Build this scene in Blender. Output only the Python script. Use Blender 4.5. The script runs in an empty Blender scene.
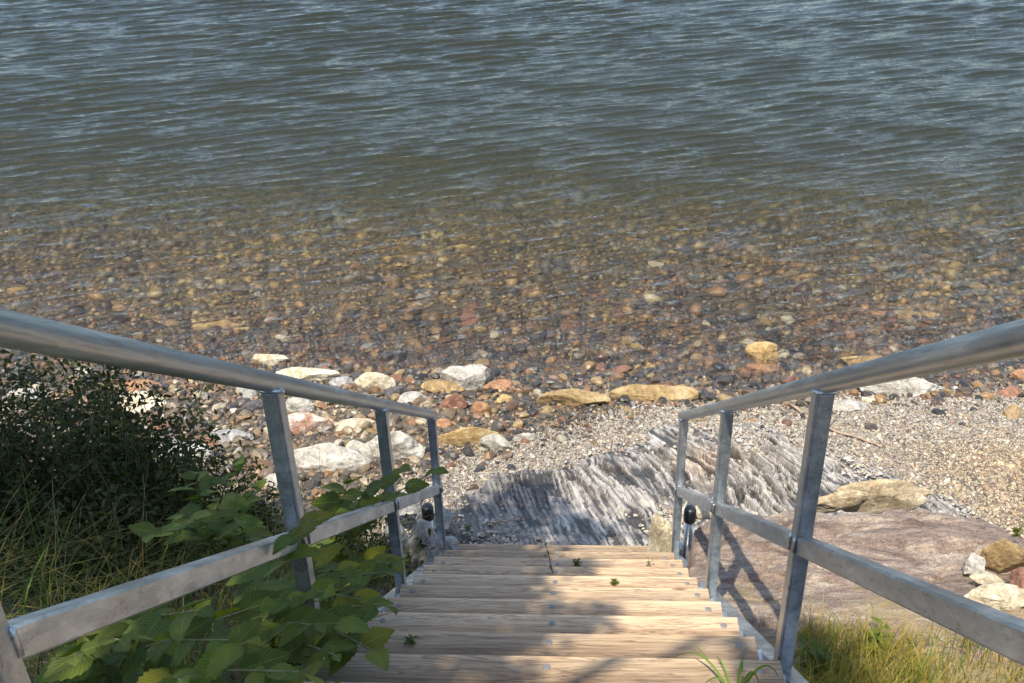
import bpy, math, random
import numpy as np
from mathutils import Matrix, Vector

# ------------------------------------------------------------------ camera, light, exposure
S = bpy.context.scene
C = S.collection
random.seed(7)
RNG = np.random.default_rng(11)

CAM = np.array([0.0536, -3.9491, 3.5620])
PITCH, YAW, ROLL, FPX = 0.52035, 0.06461, -0.03257, 1000.0

def cam_axes():
    cy, sy = math.cos(YAW), math.sin(YAW); cp, sp = math.cos(PITCH), math.sin(PITCH)
    f = np.array([-sy*cp, cy*cp, -sp]); rt = np.array([cy, sy, 0.0]); up = np.cross(rt, f)
    return rt*math.cos(ROLL)+up*math.sin(ROLL), -rt*math.sin(ROLL)+up*math.cos(ROLL), f
RT, UP, FW = cam_axes()
cam_data = bpy.data.cameras.new('camera'); cam = bpy.data.objects.new('camera', cam_data); C.objects.link(cam)
cam_data.sensor_width = 36.0; cam_data.lens = 36.0*FPX/1024.0
cam_data.clip_start = 0.05; cam_data.clip_end = 2000
M = Matrix.Identity(4)
for i in range(3):
    M[i][0], M[i][1], M[i][2], M[i][3] = RT[i], UP[i], -FW[i], CAM[i]
cam.matrix_world = M
S.camera = cam

SUN_AZ, SUN_EL = math.radians(-157), math.radians(64)
SUNDIR = np.array([math.sin(SUN_AZ)*math.cos(SUN_EL), math.cos(SUN_AZ)*math.cos(SUN_EL), math.sin(SUN_EL)])
w = bpy.data.worlds.new('World'); S.world = w; w.use_nodes = True
nt = w.node_tree; nt.nodes.clear()
sky = nt.nodes.new('ShaderNodeTexSky'); sky.sky_type = 'NISHITA'; sky.sun_disc = False
sky.sun_elevation = SUN_EL; sky.sun_rotation = SUN_AZ; sky.air_density = 1.2; sky.dust_density = 1.2; sky.ozone_density = 2.2
bg = nt.nodes.new('ShaderNodeBackground'); bg.inputs[1].default_value = 0.15
wo = nt.nodes.new('ShaderNodeOutputWorld')
nt.links.new(sky.outputs[0], bg.inputs[0]); nt.links.new(bg.outputs[0], wo.inputs[0])
sl = bpy.data.lights.new('sun', 'SUN'); sl.energy = 3.8; sl.angle = math.radians(0.53); sl.color = (1.0, 0.92, 0.78)
sun = bpy.data.objects.new('sun', sl); C.objects.link(sun)
sun.rotation_mode = 'QUATERNION'; sun.rotation_quaternion = Vector(tuple(SUNDIR)).to_track_quat('Z', 'Y')
S.view_settings.view_transform = 'Standard'; S.view_settings.look = 'None'
S.view_settings.exposure = 1.0; S.view_settings.gamma = 1.0
S.render.engine = 'CYCLES'
S.cycles.max_bounces = 8; S.cycles.transparent_max_bounces = 16; S.cycles.caustics_reflective = False

# ------------------------------------------------------------------ helpers
def tag(o, label=None, cat=None, group=None, kind=None):
    if label: o['label'] = label
    if cat: o['category'] = cat
    if group: o['group'] = group
    if kind: o['kind'] = kind
    return o

def mesh_np(name, V, F, mat=None, parent=None, smooth=False, col=None, uv=None, link=True):
    """V (n,3), F (m,k) with constant k, or list of such arrays"""
    me = bpy.data.meshes.new(name)
    V = np.ascontiguousarray(V, dtype=np.float32)
    Fs = F if isinstance(F, list) else [F]
    Fs = [np.asarray(f, dtype=np.int32) for f in Fs if len(f)]
    nl = sum(f.size for f in Fs); npol = sum(len(f) for f in Fs)
    me.vertices.add(len(V)); me.vertices.foreach_set('co', V.ravel())
    me.loops.add(nl); me.loops.foreach_set('vertex_index', np.concatenate([f.ravel() for f in Fs]))
    me.polygons.add(npol)
    tot = np.concatenate([np.full(len(f), f.shape[1], dtype=np.int32) for f in Fs])
    st = np.concatenate([[0], np.cumsum(tot)[:-1]]).astype(np.int32)
    me.polygons.foreach_set('loop_start', st); me.polygons.foreach_set('loop_total', tot)
    me.polygons.foreach_set('use_smooth', np.full(npol, smooth, dtype=bool))
    me.update(calc_edges=True)
    if col is not None:
        a = me.color_attributes.new('Col', 'FLOAT_COLOR', 'POINT')
        c4 = np.ones((len(V), 4), dtype=np.float32); c4[:, :3] = col
        a.data.foreach_set('color', c4.ravel())
    if uv is not None:
        l = me.uv_layers.new(name='UVMap')
        li = np.concatenate([f.ravel() for f in Fs])
        l.data.foreach_set('uv', np.ascontiguousarray(uv[li], dtype=np.float32).ravel())
    if mat: me.materials.append(mat)
    o = bpy.data.objects.new(name, me)
    if link: C.objects.link(o)
    if parent: o.parent = parent
    return o

def empty(name, loc=(0, 0, 0)):
    o = bpy.data.objects.new(name, None); C.objects.link(o); o.location = loc; o.empty_display_size = .1
    return o

class MB:
    def __init__(s): s.V = []; s.F4 = []; s.F3 = []; s.n = 0
    def add(s, V, F):
        V = np.asarray(V, float); F = np.asarray(F, int) + s.n
        (s.F4 if F.shape[1] == 4 else s.F3).append(F); s.V.append(V); s.n += len(V)
    def box(s, x0, x1, y0, y1, z0, z1, R=None, o=None, bev=0.0):
        if bev > 0:
            P = []; 
            # chamfered box: 24 vertices hull built from three inset boxes
            import itertools
            pts = []
            for sx, sy, sz in itertools.product((0, 1), repeat=3):
                cx = (x0, x1)[sx]; cy = (y0, y1)[sy]; cz = (z0, z1)[sz]
                dx = bev*(1-2*sx); dy = bev*(1-2*sy); dz = bev*(1-2*sz)
                pts += [(cx, cy+dy, cz+dz), (cx+dx, cy, cz+dz), (cx+dx, cy+dy, cz)]
            V = np.array(pts); idx = lambda sx, sy, sz, a: (sx*4+sy*2+sz)*3+a
            F4 = []; F3 = []
            for a in range(3):
                for sgn in (0, 1):
                    q = []
                    for (u, v) in ((0, 0), (1, 0), (1, 1), (0, 1)):
                        k = [0, 0, 0]; k[a] = sgn; k[(a+1) % 3] = u; k[(a+2) % 3] = v
                        q.append(idx(*k, a))
                    F4.append(q if sgn else q[::-1])
            for a in range(3):           # edges along axis a
                b, c = (a+1) % 3, (a+2) % 3
                for sb in (0, 1):
                    for sc in (0, 1):
                        k0 = [0, 0, 0]; k1 = [0, 0, 0]; k0[b] = k1[b] = sb; k0[c] = k1[c] = sc; k1[a] = 1
                        q = [idx(*k0, b), idx(*k1, b), idx(*k1, c), idx(*k0, c)]
                        F4.append(q if (sb ^ sc) else q[::-1])
            for sx, sy, sz in itertools.product((0, 1), repeat=3):
                t = [idx(sx, sy, sz, 0), idx(sx, sy, sz, 1), idx(sx, sy, sz, 2)]
                F3.append(t if (sx+sy+sz) % 2 else t[::-1])
            if R is not None: V = V@R.T
            if o is not None: V = V+np.asarray(o)
            n = s.n
            s.V.append(V); s.F4.append(np.array(F4)+n); s.F3.append(np.array(F3)+n); s.n += len(V)
            return
        V = np.array([(x, y, z) for x in (x0, x1) for y in (y0, y1) for z in (z0, z1)], float)
        if R is not None: V = V@R.T
        if o is not None: V = V+np.asarray(o)
        s.add(V, [(0, 1, 3, 2), (4, 6, 7, 5), (0, 4, 5, 1), (2, 3, 7, 6), (0, 2, 6, 4), (1, 5, 7, 3)])
    def tube(s, pts, r, n=8, cap=True, up=(0, 0, 1)):
        pts = np.asarray(pts, float); m = len(pts)
        r = np.full(m, r) if np.isscalar(r) else np.asarray(r)
        T = np.gradient(pts, axis=0); T /= np.linalg.norm(T, axis=1)[:, None]+1e-12
        ref = np.array(up, float)
        if abs(T[0]@ref) > .95: ref = np.array([1., 0, 0])
        A = np.cross(T, ref); A /= np.linalg.norm(A, axis=1)[:, None]+1e-12; B = np.cross(A, T)
        th = np.linspace(0, 2*np.pi, n, endpoint=False)
        V = pts[:, None]+r[:, None, None]*(A[:, None]*np.cos(th)[None, :, None]+B[:, None]*np.sin(th)[None, :, None])
        V = V.reshape(-1, 3)
        F = []
        for i in range(m-1):
            for j in range(n):
                F.append((i*n+j, i*n+(j+1) % n, (i+1)*n+(j+1) % n, (i+1)*n+j))
        n0 = s.n
        s.add(V, F)
        if cap:
            for base, c, fl in ((0, pts[0], True), ((m-1)*n, pts[-1], False)):
                k = s.n; s.V.append(c[None]); s.n += 1
                t = [(n0+base+j, n0+base+(j+1) % n, k) for j in range(n)]
                if fl: t = [x[::-1] for x in t]
                s.F3.append(np.array(t))
    def build(s, name, mat, parent=None, smooth=False):
        Fs = []
        if s.F4: Fs.append(np.concatenate(s.F4))
        if s.F3: Fs.append(np.concatenate(s.F3))
        return mesh_np(name, np.concatenate(s.V), Fs, mat, parent, smooth)

# numpy value noise
def _h(i, j, k, sd):
    n = (i*374761393 + j*668265263 + k*2147483647 + sd*1274126177) & 0xFFFFFFFF
    n = ((n ^ (n >> 13))*1274126177) & 0xFFFFFFFF
    n = (n ^ (n >> 16)) & 0xFFFFFFFF
    return n.astype(np.float64)/4294967295.0*2-1
def vn(p, sd=0):
    p = np.asarray(p, float); i = np.floor(p).astype(np.int64); f = p-i; f = f*f*(3-2*f)
    r = 0
    for a in (0, 1):
        for b in (0, 1):
            for c in (0, 1):
                wgt = (f[..., 0] if a else 1-f[..., 0])*(f[..., 1] if b else 1-f[..., 1])*(f[..., 2] if c else 1-f[..., 2])
                r = r+wgt*_h(i[..., 0]+a, i[..., 1]+b, i[..., 2]+c, sd)
    return r
def fbm(p, o=4, sd=0):
    r = 0; a = 1.0; p = np.asarray(p, float)
    for k in range(o): r = r+a*vn(p*2**k+17.3*k, sd+k); a *= .5
    return r
def xy3(x, y, s=1.0): return np.stack([np.asarray(x)*s, np.asarray(y)*s, np.zeros_like(np.asarray(x, float))], -1)
def sst(a, b, x): t = np.clip((x-a)/(b-a), 0, 1); return t*t*(3-2*t)

# ray through an image point, met with a surface z = f(x, y): gives true ground positions
def ray(px, py): 
    d = FW*FPX+RT*(px-512)-UP*(py-341.5); return d/np.linalg.norm(d)
def at(px, py, zf):
    d = ray(px, py); z = -.3
    for _ in range(60):
        t = (z-CAM[2])/d[2]; p = CAM+t*d; z = .5*z+.5*(float(zf(p[0], p[1])) if callable(zf) else zf)
    t = (z-CAM[2])/d[2]
    return CAM+t*d

WATER = -0.75
WL = -0.722      # level of the lake surface
def ground_z(x, y):
    x = np.asarray(x, float); y = np.asarray(y, float)
    z = np.where(y < 2.9, WATER+(2.9-y)*.19, WATER-(y-2.9)*.115)
    z = np.where(y > 6.2, WATER-.3795-(y-6.2)*.17, z); z = np.where(y > 13, WATER-1.53-(y-13)*.05, z); z = np.maximum(z, -4.5)
    # bank rising behind the foot of the stairs
    y0 = np.where(x < 0, .35+.25*sst(-.6, -2.0, x), .35-.35*sst(.6, 1.4, x))
    b = -.27+(y0-y)*.62
    b = np.minimum(b, 2.02+.03*(-y))
    under = sst(.85, .6, np.abs(x))*.17
    z = np.maximum(z, np.where(y < y0, b-under*sst(0, .3, y0-y), -99))
    z = z+.02*fbm(xy3(x, y, 1.1), 3, 5)*sst(10, 4, y)+.06*sst(8, 12, y)*vn(xy3(x, y, .25), 9)
    return z

# ------------------------------------------------------------------ materials
def mat(name):
    m = bpy.data.materials.new(name); m.use_nodes = True; nt = m.node_tree; nt.nodes.clear()
    out = nt.nodes.new('ShaderNodeOutputMaterial'); b = nt.nodes.new('ShaderNodeBsdfPrincipled')
    nt.links.new(b.outputs[0], out.inputs[0])
    return m, nt, b, out
def N(nt, t, **k):
    n = nt.nodes.new(t)
    for a, v in k.items():
        if hasattr(n, a): setattr(n, a, v)
        else: n.inputs[a.replace('_', ' ')].default_value = v
    return n
def ramp(nt, src, stops, interp='LINEAR'):
    r = nt.nodes.new('ShaderNodeValToRGB'); r.color_ramp.interpolation = interp
    e = r.color_ramp.elements
    while len(e) > 1: e.remove(e[-1])
    e[0].position = stops[0][0]; c = stops[0][1]; e[0].color = (*c, 1) if len(c) == 3 else c
    for p, c in stops[1:]:
        x = e.new(p); x.color = (*c, 1)
    nt.links.new(src, r.inputs[0]); return r
def mapping(nt, scale=(1, 1, 1), rot=(0, 0, 0), coord='Object'):
    tc = nt.nodes.new('ShaderNodeTexCoord'); mp = nt.nodes.new('ShaderNodeMapping')
    mp.inputs['Scale'].default_value = scale; mp.inputs['Rotation'].default_value = rot
    nt.links.new(tc.outputs[coord], mp.inputs[0]); return mp
def noise(nt, vec, scale, detail=6, rough=.6, dist=0):
    n = nt.nodes.new('ShaderNodeTexNoise'); n.inputs['Scale'].default_value = scale; n.inputs['Detail'].default_value = detail
    n.inputs['Roughness'].default_value = rough; n.inputs['Distortion'].default_value = dist
    if vec is not None: nt.links.new(vec, n.inputs['Vector'])
    return n
def mixc(nt, a, b, fac, mode='MIX'):
    m = nt.nodes.new('ShaderNodeMix'); m.data_type = 'RGBA'; m.blend_type = mode
    for i, v in ((6, a), (7, b), (0, fac)):
        if isinstance(v, bpy.types.NodeSocket): nt.links.new(v, m.inputs[i])
        elif i == 0: m.inputs[0].default_value = v
        else: m.inputs[i].default_value = (*v, 1)
    return m.outputs[2]
def bump(nt, b, h, strength=.3, dist=.01, prev=None):
    n = nt.nodes.new('ShaderNodeBump'); n.inputs['Strength'].default_value = strength; n.inputs['Distance'].default_value = dist
    nt.links.new(h, n.inputs['Height'])
    if prev is not None: nt.links.new(prev, n.inputs['Normal'])
    if b is not None: nt.links.new(n.outputs[0], b.inputs['Normal'])
    return n.outputs[0]

def rock_mat(name, c1, c2, c3, rough=.85, scale=1.0, patch=.5, wet=False):
    m, nt, b, _ = mat(name)
    mp = mapping(nt)
    n1 = noise(nt, mp.outputs[0], 7*scale, 8, .65, .6); n2 = noise(nt, mp.outputs[0], 38*scale, 8, .7)
    n3 = noise(nt, mp.outputs[0], 130*scale, 4, .7)
    base = ramp(nt, n1.outputs[0], [(.33, c2), (.5, c1), (.62, c3)]).outputs[0]
    sp = ramp(nt, n2.outputs[0], [(.3, (.45, .42, .4)), (.5, (1, 1, 1)), (.72, (1.25, 1.2, 1.15))]).outputs[0]
    col = mixc(nt, base, sp, 1.0, 'MULTIPLY')
    sp2 = ramp(nt, n3.outputs[0], [(.35, (.7, .7, .7)), (.6, (1.1, 1.1, 1.1))]).outputs[0]
    col = mixc(nt, col, sp2, .8, 'MULTIPLY')
    nt.links.new(col, b.inputs['Base Color'])
    b.inputs['Roughness'].default_value = .35 if wet else rough
    h = bump(nt, None, n1.outputs[0], .5, .03)
    h = bump(nt, None, n2.outputs[0], .7, .012, h)
    bump(nt, b, n3.outputs[0], .5, .004, h)
    return m
RK = {
 'white':  rock_mat('white_rock', (.40, .375, .32), (.2, .175, .14), (.54, .52, .46)),
 'grey':   rock_mat('grey_rock', (.30, .29, .27), (.15, .145, .14), (.46, .45, .42)),
 'tan':    rock_mat('tan_rock', (.30, .205, .085), (.17, .11, .05), (.42, .31, .16)),
 'ochre':  rock_mat('ochre_rock', (.42, .29, .12), (.27, .17, .07), (.52, .41, .22)),
 'orange': rock_mat('orange_rock', (.33, .175, .085), (.19, .09, .05), (.42, .27, .15)),
 'rust':   rock_mat('rust_rock', (.25, .12, .075), (.13, .07, .05), (.36, .2, .13)),
 'cream':  rock_mat('cream_rock', (.50, .44, .31), (.32, .25, .15), (.62, .57, .44)),
 'dark':   rock_mat('dark_rock', (.10, .092, .09), (.05, .046, .046), (.19, .175, .165)),
 'paletan': rock_mat('pale_tan_rock', (.44, .35, .22), (.28, .2, .11), (.56, .48, .34)),
 'mix':    rock_mat('rust_white_rock', (.38, .27, .2), (.25, .11, .06), (.62, .58, .52), scale=1.6),
}

def attr_rock_mat(name, rough=.8, bs=60.0):
    m, nt, b, _ = mat(name)
    a = nt.nodes.new('ShaderNodeVertexColor'); a.layer_name = 'Col'
    mp = mapping(nt)
    n2 = noise(nt, mp.outputs[0], bs, 6, .7); n3 = noise(nt, mp.outputs[0], bs*4, 3, .6)
    sp = ramp(nt, n2.outputs[0], [(.3, (.6, .58, .56)), (.5, (1, 1, 1)), (.72, (1.3, 1.27, 1.2))]).outputs[0]
    col = mixc(nt, a.outputs[0], sp, 1.0, 'MULTIPLY')
    nt.links.new(col, b.inputs['Base Color']); b.inputs['Roughness'].default_value = rough
    h = bump(nt, None, n2.outputs[0], .5, .006)
    bump(nt, b, n3.outputs[0], .4, .002, h)
    return m

# galvanised steel
def galv(name, tone=1.0, stretch=1.0):
    m, nt, b, _ = mat(name)
    tc = nt.nodes.new('ShaderNodeTexCoord'); mr = nt.nodes.new('ShaderNodeVectorRotate'); mr.rotation_type = 'X_AXIS'; mr.inputs['Angle'].default_value = .62; nt.links.new(tc.outputs['Object'], mr.inputs['Vector']); mp = nt.nodes.new('ShaderNodeMapping'); mp.inputs['Scale'].default_value = (1, stretch, 1); nt.links.new(mr.outputs[0], mp.inputs[0])
    v = nt.nodes.new('ShaderNodeTexVoronoi'); v.inputs['Scale'].default_value = 55; v.feature = 'F1'
    nt.links.new(mp.outputs[0], v.inputs['Vector'])
    n1 = noise(nt, mp.outputs[0], 16, 8, .75); n2 = noise(nt, mp.outputs[0], 90, 4, .7)
    c = ramp(nt, n1.outputs[0], [(.32, (.33*tone, .36*tone, .375*tone)), (.5, (.47*tone, .50*tone, .51*tone)), (.66, (.66*tone, .68*tone, .68*tone))]).outputs[0]
    sp = ramp(nt, v.outputs['Color'], [(.2, (.82, .84, .86)), (.8, (1.1, 1.1, 1.1))]).outputs[0]
    c = mixc(nt, c, sp, .8, 'MULTIPLY')
    st = ramp(nt, n2.outputs[0], [(.32, (.55, .52, .48)), (.46, (1, 1, 1))]).outputs[0]
    c = mixc(nt, c, st, .6, 'MULTIPLY')
    nt.links.new(c, b.inputs['Base Color']); b.inputs['Metallic'].default_value = .8
    r = ramp(nt, n1.outputs[0], [(.3, (.26,)*3), (.7, (.44,)*3)]); nt.links.new(r.outputs[0], b.inputs['Roughness'])
    bump(nt, b, n2.outputs[0], .25, .002)
    return m
GALV = galv('galvanised_steel'); GALVP = galv('galvanised_pipe', .95, .09); GALVD = galv('darker_galvanised_post', .84)  # posts take a slightly darker tone of the same steel

def wood_mat(name='weathered_wood'):
    m, nt, b, _ = mat(name)
    oi = nt.nodes.new('ShaderNodeObjectInfo')
    tc = nt.nodes.new('ShaderNodeTexCoord')
    ad = nt.nodes.new('ShaderNodeVectorMath'); ad.operation = 'MULTIPLY_ADD'
    cb = nt.nodes.new('ShaderNodeCombineXYZ'); 
    for i in range(3): nt.links.new(oi.outputs['Random'], cb.inputs[i])
    nt.links.new(cb.outputs[0], ad.inputs[0]); ad.inputs[1].default_value = (37, 53, 11); nt.links.new(tc.outputs['Object'], ad.inputs[2])
    def mp(s):
        q = nt.nodes.new('ShaderNodeMapping'); q.inputs['Scale'].default_value = s; nt.links.new(ad.outputs[0], q.inputs[0]); return q.outputs[0]
    g1 = noise(nt, mp((.9, 14, 14)), 2.2, 4, .55, .9)       # broad cathedral figure
    wv = nt.nodes.new('ShaderNodeMath'); wv.operation = 'MULTIPLY'; nt.links.new(g1.outputs[0], wv.inputs[0]); wv.inputs[1].default_value = 9
    fr = nt.nodes.new('ShaderNodeMath'); fr.operation = 'FRACT'; nt.links.new(wv.outputs[0], fr.inputs[0])
    rings = ramp(nt, fr.outputs[0], [(0, (.21, .135, .085)), (.14, (.31, .215, .13)), (.4, (.43, .315, .195)), (.8, (.47, .36, .235)), (1, (.23, .15, .095))]).outputs[0]
    g2 = noise(nt, mp((2.0, 48, 48)), 2.0, 5, .6)
    fine = ramp(nt, g2.outputs[0], [(.3, (.55, .5, .47)), (.45, (.95, .94, .93)), (.7, (1.12, 1.12, 1.12))]).outputs[0]
    col = mixc(nt, rings, fine, .9, 'MULTIPLY')
    g3 = noise(nt, mp((.7, 2.5, 2)), 2.5, 5, .6)
    grey = ramp(nt, g3.outputs[0], [(.35, (0, 0, 0)), (.7, (1, 1, 1))]).outputs[0]
    sep = nt.nodes.new('ShaderNodeMath'); sep.operation = 'MULTIPLY'; nt.links.new(grey, sep.inputs[0]); sep.inputs[1].default_value = .35
    col = mixc(nt, col, (.42, .35, .27), sep.outputs[0])
    # knots
    vo = nt.nodes.new('ShaderNodeTexVoronoi'); vo.inputs['Scale'].default_value = 1.0; nt.links.new(mp((2.2, 7, 7)), vo.inputs['Vector'])
    kn = ramp(nt, vo.outputs['Distance'], [(.0, (.16, .08, .045)), (.06, (.3, .17, .09)), (.1, (1, 1, 1))]).outputs[0]
    col = mixc(nt, col, kn, .9, 'MULTIPLY')
    tone = ramp(nt, oi.outputs['Random'], [(0, (.55, .53, .51)), (.5, (.92, .9, .87)), (1, (1.2, 1.18, 1.15))]).outputs[0]
    col = mixc(nt, col, tone, 1.0, 'MULTIPLY')
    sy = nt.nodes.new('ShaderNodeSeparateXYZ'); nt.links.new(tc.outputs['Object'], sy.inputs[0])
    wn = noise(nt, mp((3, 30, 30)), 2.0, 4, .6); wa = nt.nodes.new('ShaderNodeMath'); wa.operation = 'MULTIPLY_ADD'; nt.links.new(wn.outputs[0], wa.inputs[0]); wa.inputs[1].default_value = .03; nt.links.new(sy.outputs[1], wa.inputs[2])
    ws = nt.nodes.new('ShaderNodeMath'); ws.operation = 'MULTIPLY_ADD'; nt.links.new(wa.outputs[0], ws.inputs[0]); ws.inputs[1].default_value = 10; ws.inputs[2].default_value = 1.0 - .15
    band_tone = ramp(nt, ws.outputs[0], [(0, (.62, .58, .54)), (.35, (.72, .68, .64)), (.6, (.98, .96, .94)), (.84, (1.0, 1.0, .98)), (.9, (1.25, 1.22, 1.18))]).outputs[0]  # tone across each tread: light strip at the front edge, darker towards the rear
    col = mixc(nt, col, band_tone, 1.0, 'MULTIPLY')
    nt.links.new(col, b.inputs['Base Color']); b.inputs['Roughness'].default_value = .75
    h = bump(nt, None, fr.outputs[0], .25, .002)
    bump(nt, b, g2.outputs[0], .6, .003, h)
    return m
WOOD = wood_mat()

m, nt, b, _ = mat('black_rubber'); b.inputs['Base Color'].default_value = (.012, .012, .013, 1); b.inputs['Roughness'].default_value = .45
n1 = noise(nt, mapping(nt).outputs[0], 40, 3); bump(nt, b, n1.outputs[0], .2, .002); BLACK = m
m, nt, b, _ = mat('dull_bolt_steel'); b.inputs['Base Color'].default_value = (.19, .18, .17, 1); b.inputs['Metallic'].default_value = .15; b.inputs['Roughness'].default_value = .5
n1 = noise(nt, mapping(nt).outputs[0], 60, 3); bump(nt, b, n1.outputs[0], .3, .002); BOLT = m

def ground_mat():
    m, nt, b, _ = mat('gravelly_earth')
    mp = mapping(nt)
    v = nt.nodes.new('ShaderNodeTexVoronoi'); v.inputs['Scale'].default_value = 26; nt.links.new(mp.outputs[0], v.inputs['Vector'])
    v2 = nt.nodes.new('ShaderNodeTexVoronoi'); v2.inputs['Scale'].default_value = 9; nt.links.new(mp.outputs[0], v2.inputs['Vector'])
    n1 = noise(nt, mp.outputs[0], 2.5, 6, .65)
    sep = nt.nodes.new('ShaderNodeSeparateColor'); nt.links.new(v.outputs['Color'], sep.inputs[0])
    c = ramp(nt, sep.outputs[0], [(0, (.035, .032, .03)), (.3, (.08, .07, .062)), (.6, (.14, .11, .085)), (.8, (.2, .15, .1)), (1, (.26, .235, .2))], 'LINEAR').outputs[0]
    d = ramp(nt, v.outputs['Distance'], [(0, (1.1, 1.1, 1.1)), (.5, (.5, .48, .45))]).outputs[0]
    c = mixc(nt, c, d, 1.0, 'MULTIPLY')
    sep2 = nt.nodes.new('ShaderNodeSeparateColor'); nt.links.new(v2.outputs['Color'], sep2.inputs[0])
    c2 = ramp(nt, sep2.outputs[1], [(0, (.05, .042, .034)), (.6, (.12, .095, .065)), (1, (.22, .17, .1))]).outputs[0]
    c = mixc(nt, c, c2, .5)
    sx = nt.nodes.new('ShaderNodeSeparateXYZ'); nt.links.new(mp.outputs[0], sx.inputs[0]); mr = nt.nodes.new('ShaderNodeMapRange'); mr.inputs[1].default_value = 6; mr.inputs[2].default_value = 12; nt.links.new(sx.outputs[1], mr.inputs[0])
    c = mixc(nt, c, (.125, .125, .09), mr.outputs[0])
    nn = ramp(nt, n1.outputs[0], [(.3, (.7, .7, .7)), (.7, (1.15, 1.12, 1.05))]).outputs[0]
    c = mixc(nt, c, nn, 1.0, 'MULTIPLY')
    nt.links.new(c, b.inputs['Base Color']); b.inputs['Roughness'].default_value = .85
    h = bump(nt, None, v2.outputs['Distance'], -.6, .03); bump(nt, b, v.outputs['Distance'], -.8, .01, h)
    return m

# ------------------------------------------------------------------ terrain (beach, bank and lake bed as one sheet)
def graded(a, b, segs):
    """segs: list of (to, step)"""
    out = [a]
    for to, st in segs:
        n = max(1, int(round((to-out[-1])/st))); out += list(np.linspace(out[-1], to, n+1)[1:])
    return np.array(out)
def gridmesh(xs, ys, zf):
    X, Y = np.meshgrid(xs, ys); Z = zf(X, Y)
    V = np.stack([X, Y, Z], -1).reshape(-1, 3)
    nx, ny = len(xs), len(ys)
    i = np.arange(ny-1)[:, None]*nx+np.arange(nx-1)[None]
    F = np.stack([i, i+1, i+nx+1, i+nx], -1).reshape(-1, 4)
    return V, F
xs = graded(-220, 220, [(-40, 12), (-8, 1.0), (-4, .12), (4.5, .05), (8, .12), (40, 1.0), (220, 12)])
ys = graded(-60, 320, [(-8, 4), (-3.5, .15), (7, .05), (14, .25), (40, 1.5), (320, 14)])
V, F = gridmesh(xs, ys, ground_z)
tag(mesh_np('ground', V, F, ground_mat(), smooth=True), kind='structure')

# ------------------------------------------------------------------ water: a body with a wavy top, clear and slightly brown
def water_mat():
    m = bpy.data.materials.new('lake_water'); m.use_nodes = True; nt = m.node_tree; nt.nodes.clear()
    out = nt.nodes.new('ShaderNodeOutputMaterial')
    fr = nt.nodes.new('ShaderNodeFresnel'); fr.inputs[0].default_value = 1.333
    gl = nt.nodes.new('ShaderNodeBsdfGlossy'); gl.inputs['Roughness'].default_value = .02
    tr = nt.nodes.new('ShaderNodeBsdfTransparent'); rf = nt.nodes.new('ShaderNodeBsdfRefraction')
    rf.inputs['IOR'].default_value = 1.333; rf.inputs['Roughness'].default_value = 0.0
    mp = mapping(nt, (1, 2.2, 1), (0, 0, math.radians(-17)))
    n1 = noise(nt, mp.outputs[0], 9, 4, .6, .3); n2 = noise(nt, mp.outputs[0], 34, 3, .6)
    h = bump(nt, None, n1.outputs[0], .9, .018); h = bump(nt, None, n2.outputs[0], .6, .005, h)
    for n in (fr, gl, rf): nt.links.new(h, n.inputs['Normal'])
    a = nt.nodes.new('ShaderNodeMixShader'); a.inputs[0].default_value = .22
    nt.links.new(tr.outputs[0], a.inputs[1]); nt.links.new(rf.outputs[0], a.inputs[2])
    b = nt.nodes.new('ShaderNodeMixShader'); nt.links.new(fr.outputs[0], b.inputs[0])
    nt.links.new(a.outputs[0], b.inputs[1]); nt.links.new(gl.outputs[0], b.inputs[2])
    nt.links.new(b.outputs[0], out.inputs[0])
    va = nt.nodes.new('ShaderNodeVolumeAbsorption'); va.inputs['Color'].default_value = (.57, .58, .39, 1); va.inputs['Density'].default_value = .85
    vs = nt.nodes.new('ShaderNodeVolumeScatter'); vs.inputs['Color'].default_value = (.74, .88, .82, 1); vs.inputs['Density'].default_value = .07; ad = nt.nodes.new('ShaderNodeAddShader')
    nt.links.new(va.outputs[0], ad.inputs[0]); nt.links.new(vs.outputs[0], ad.inputs[1]); nt.links.new(ad.outputs[0], out.inputs['Volume'])
    return m
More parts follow.
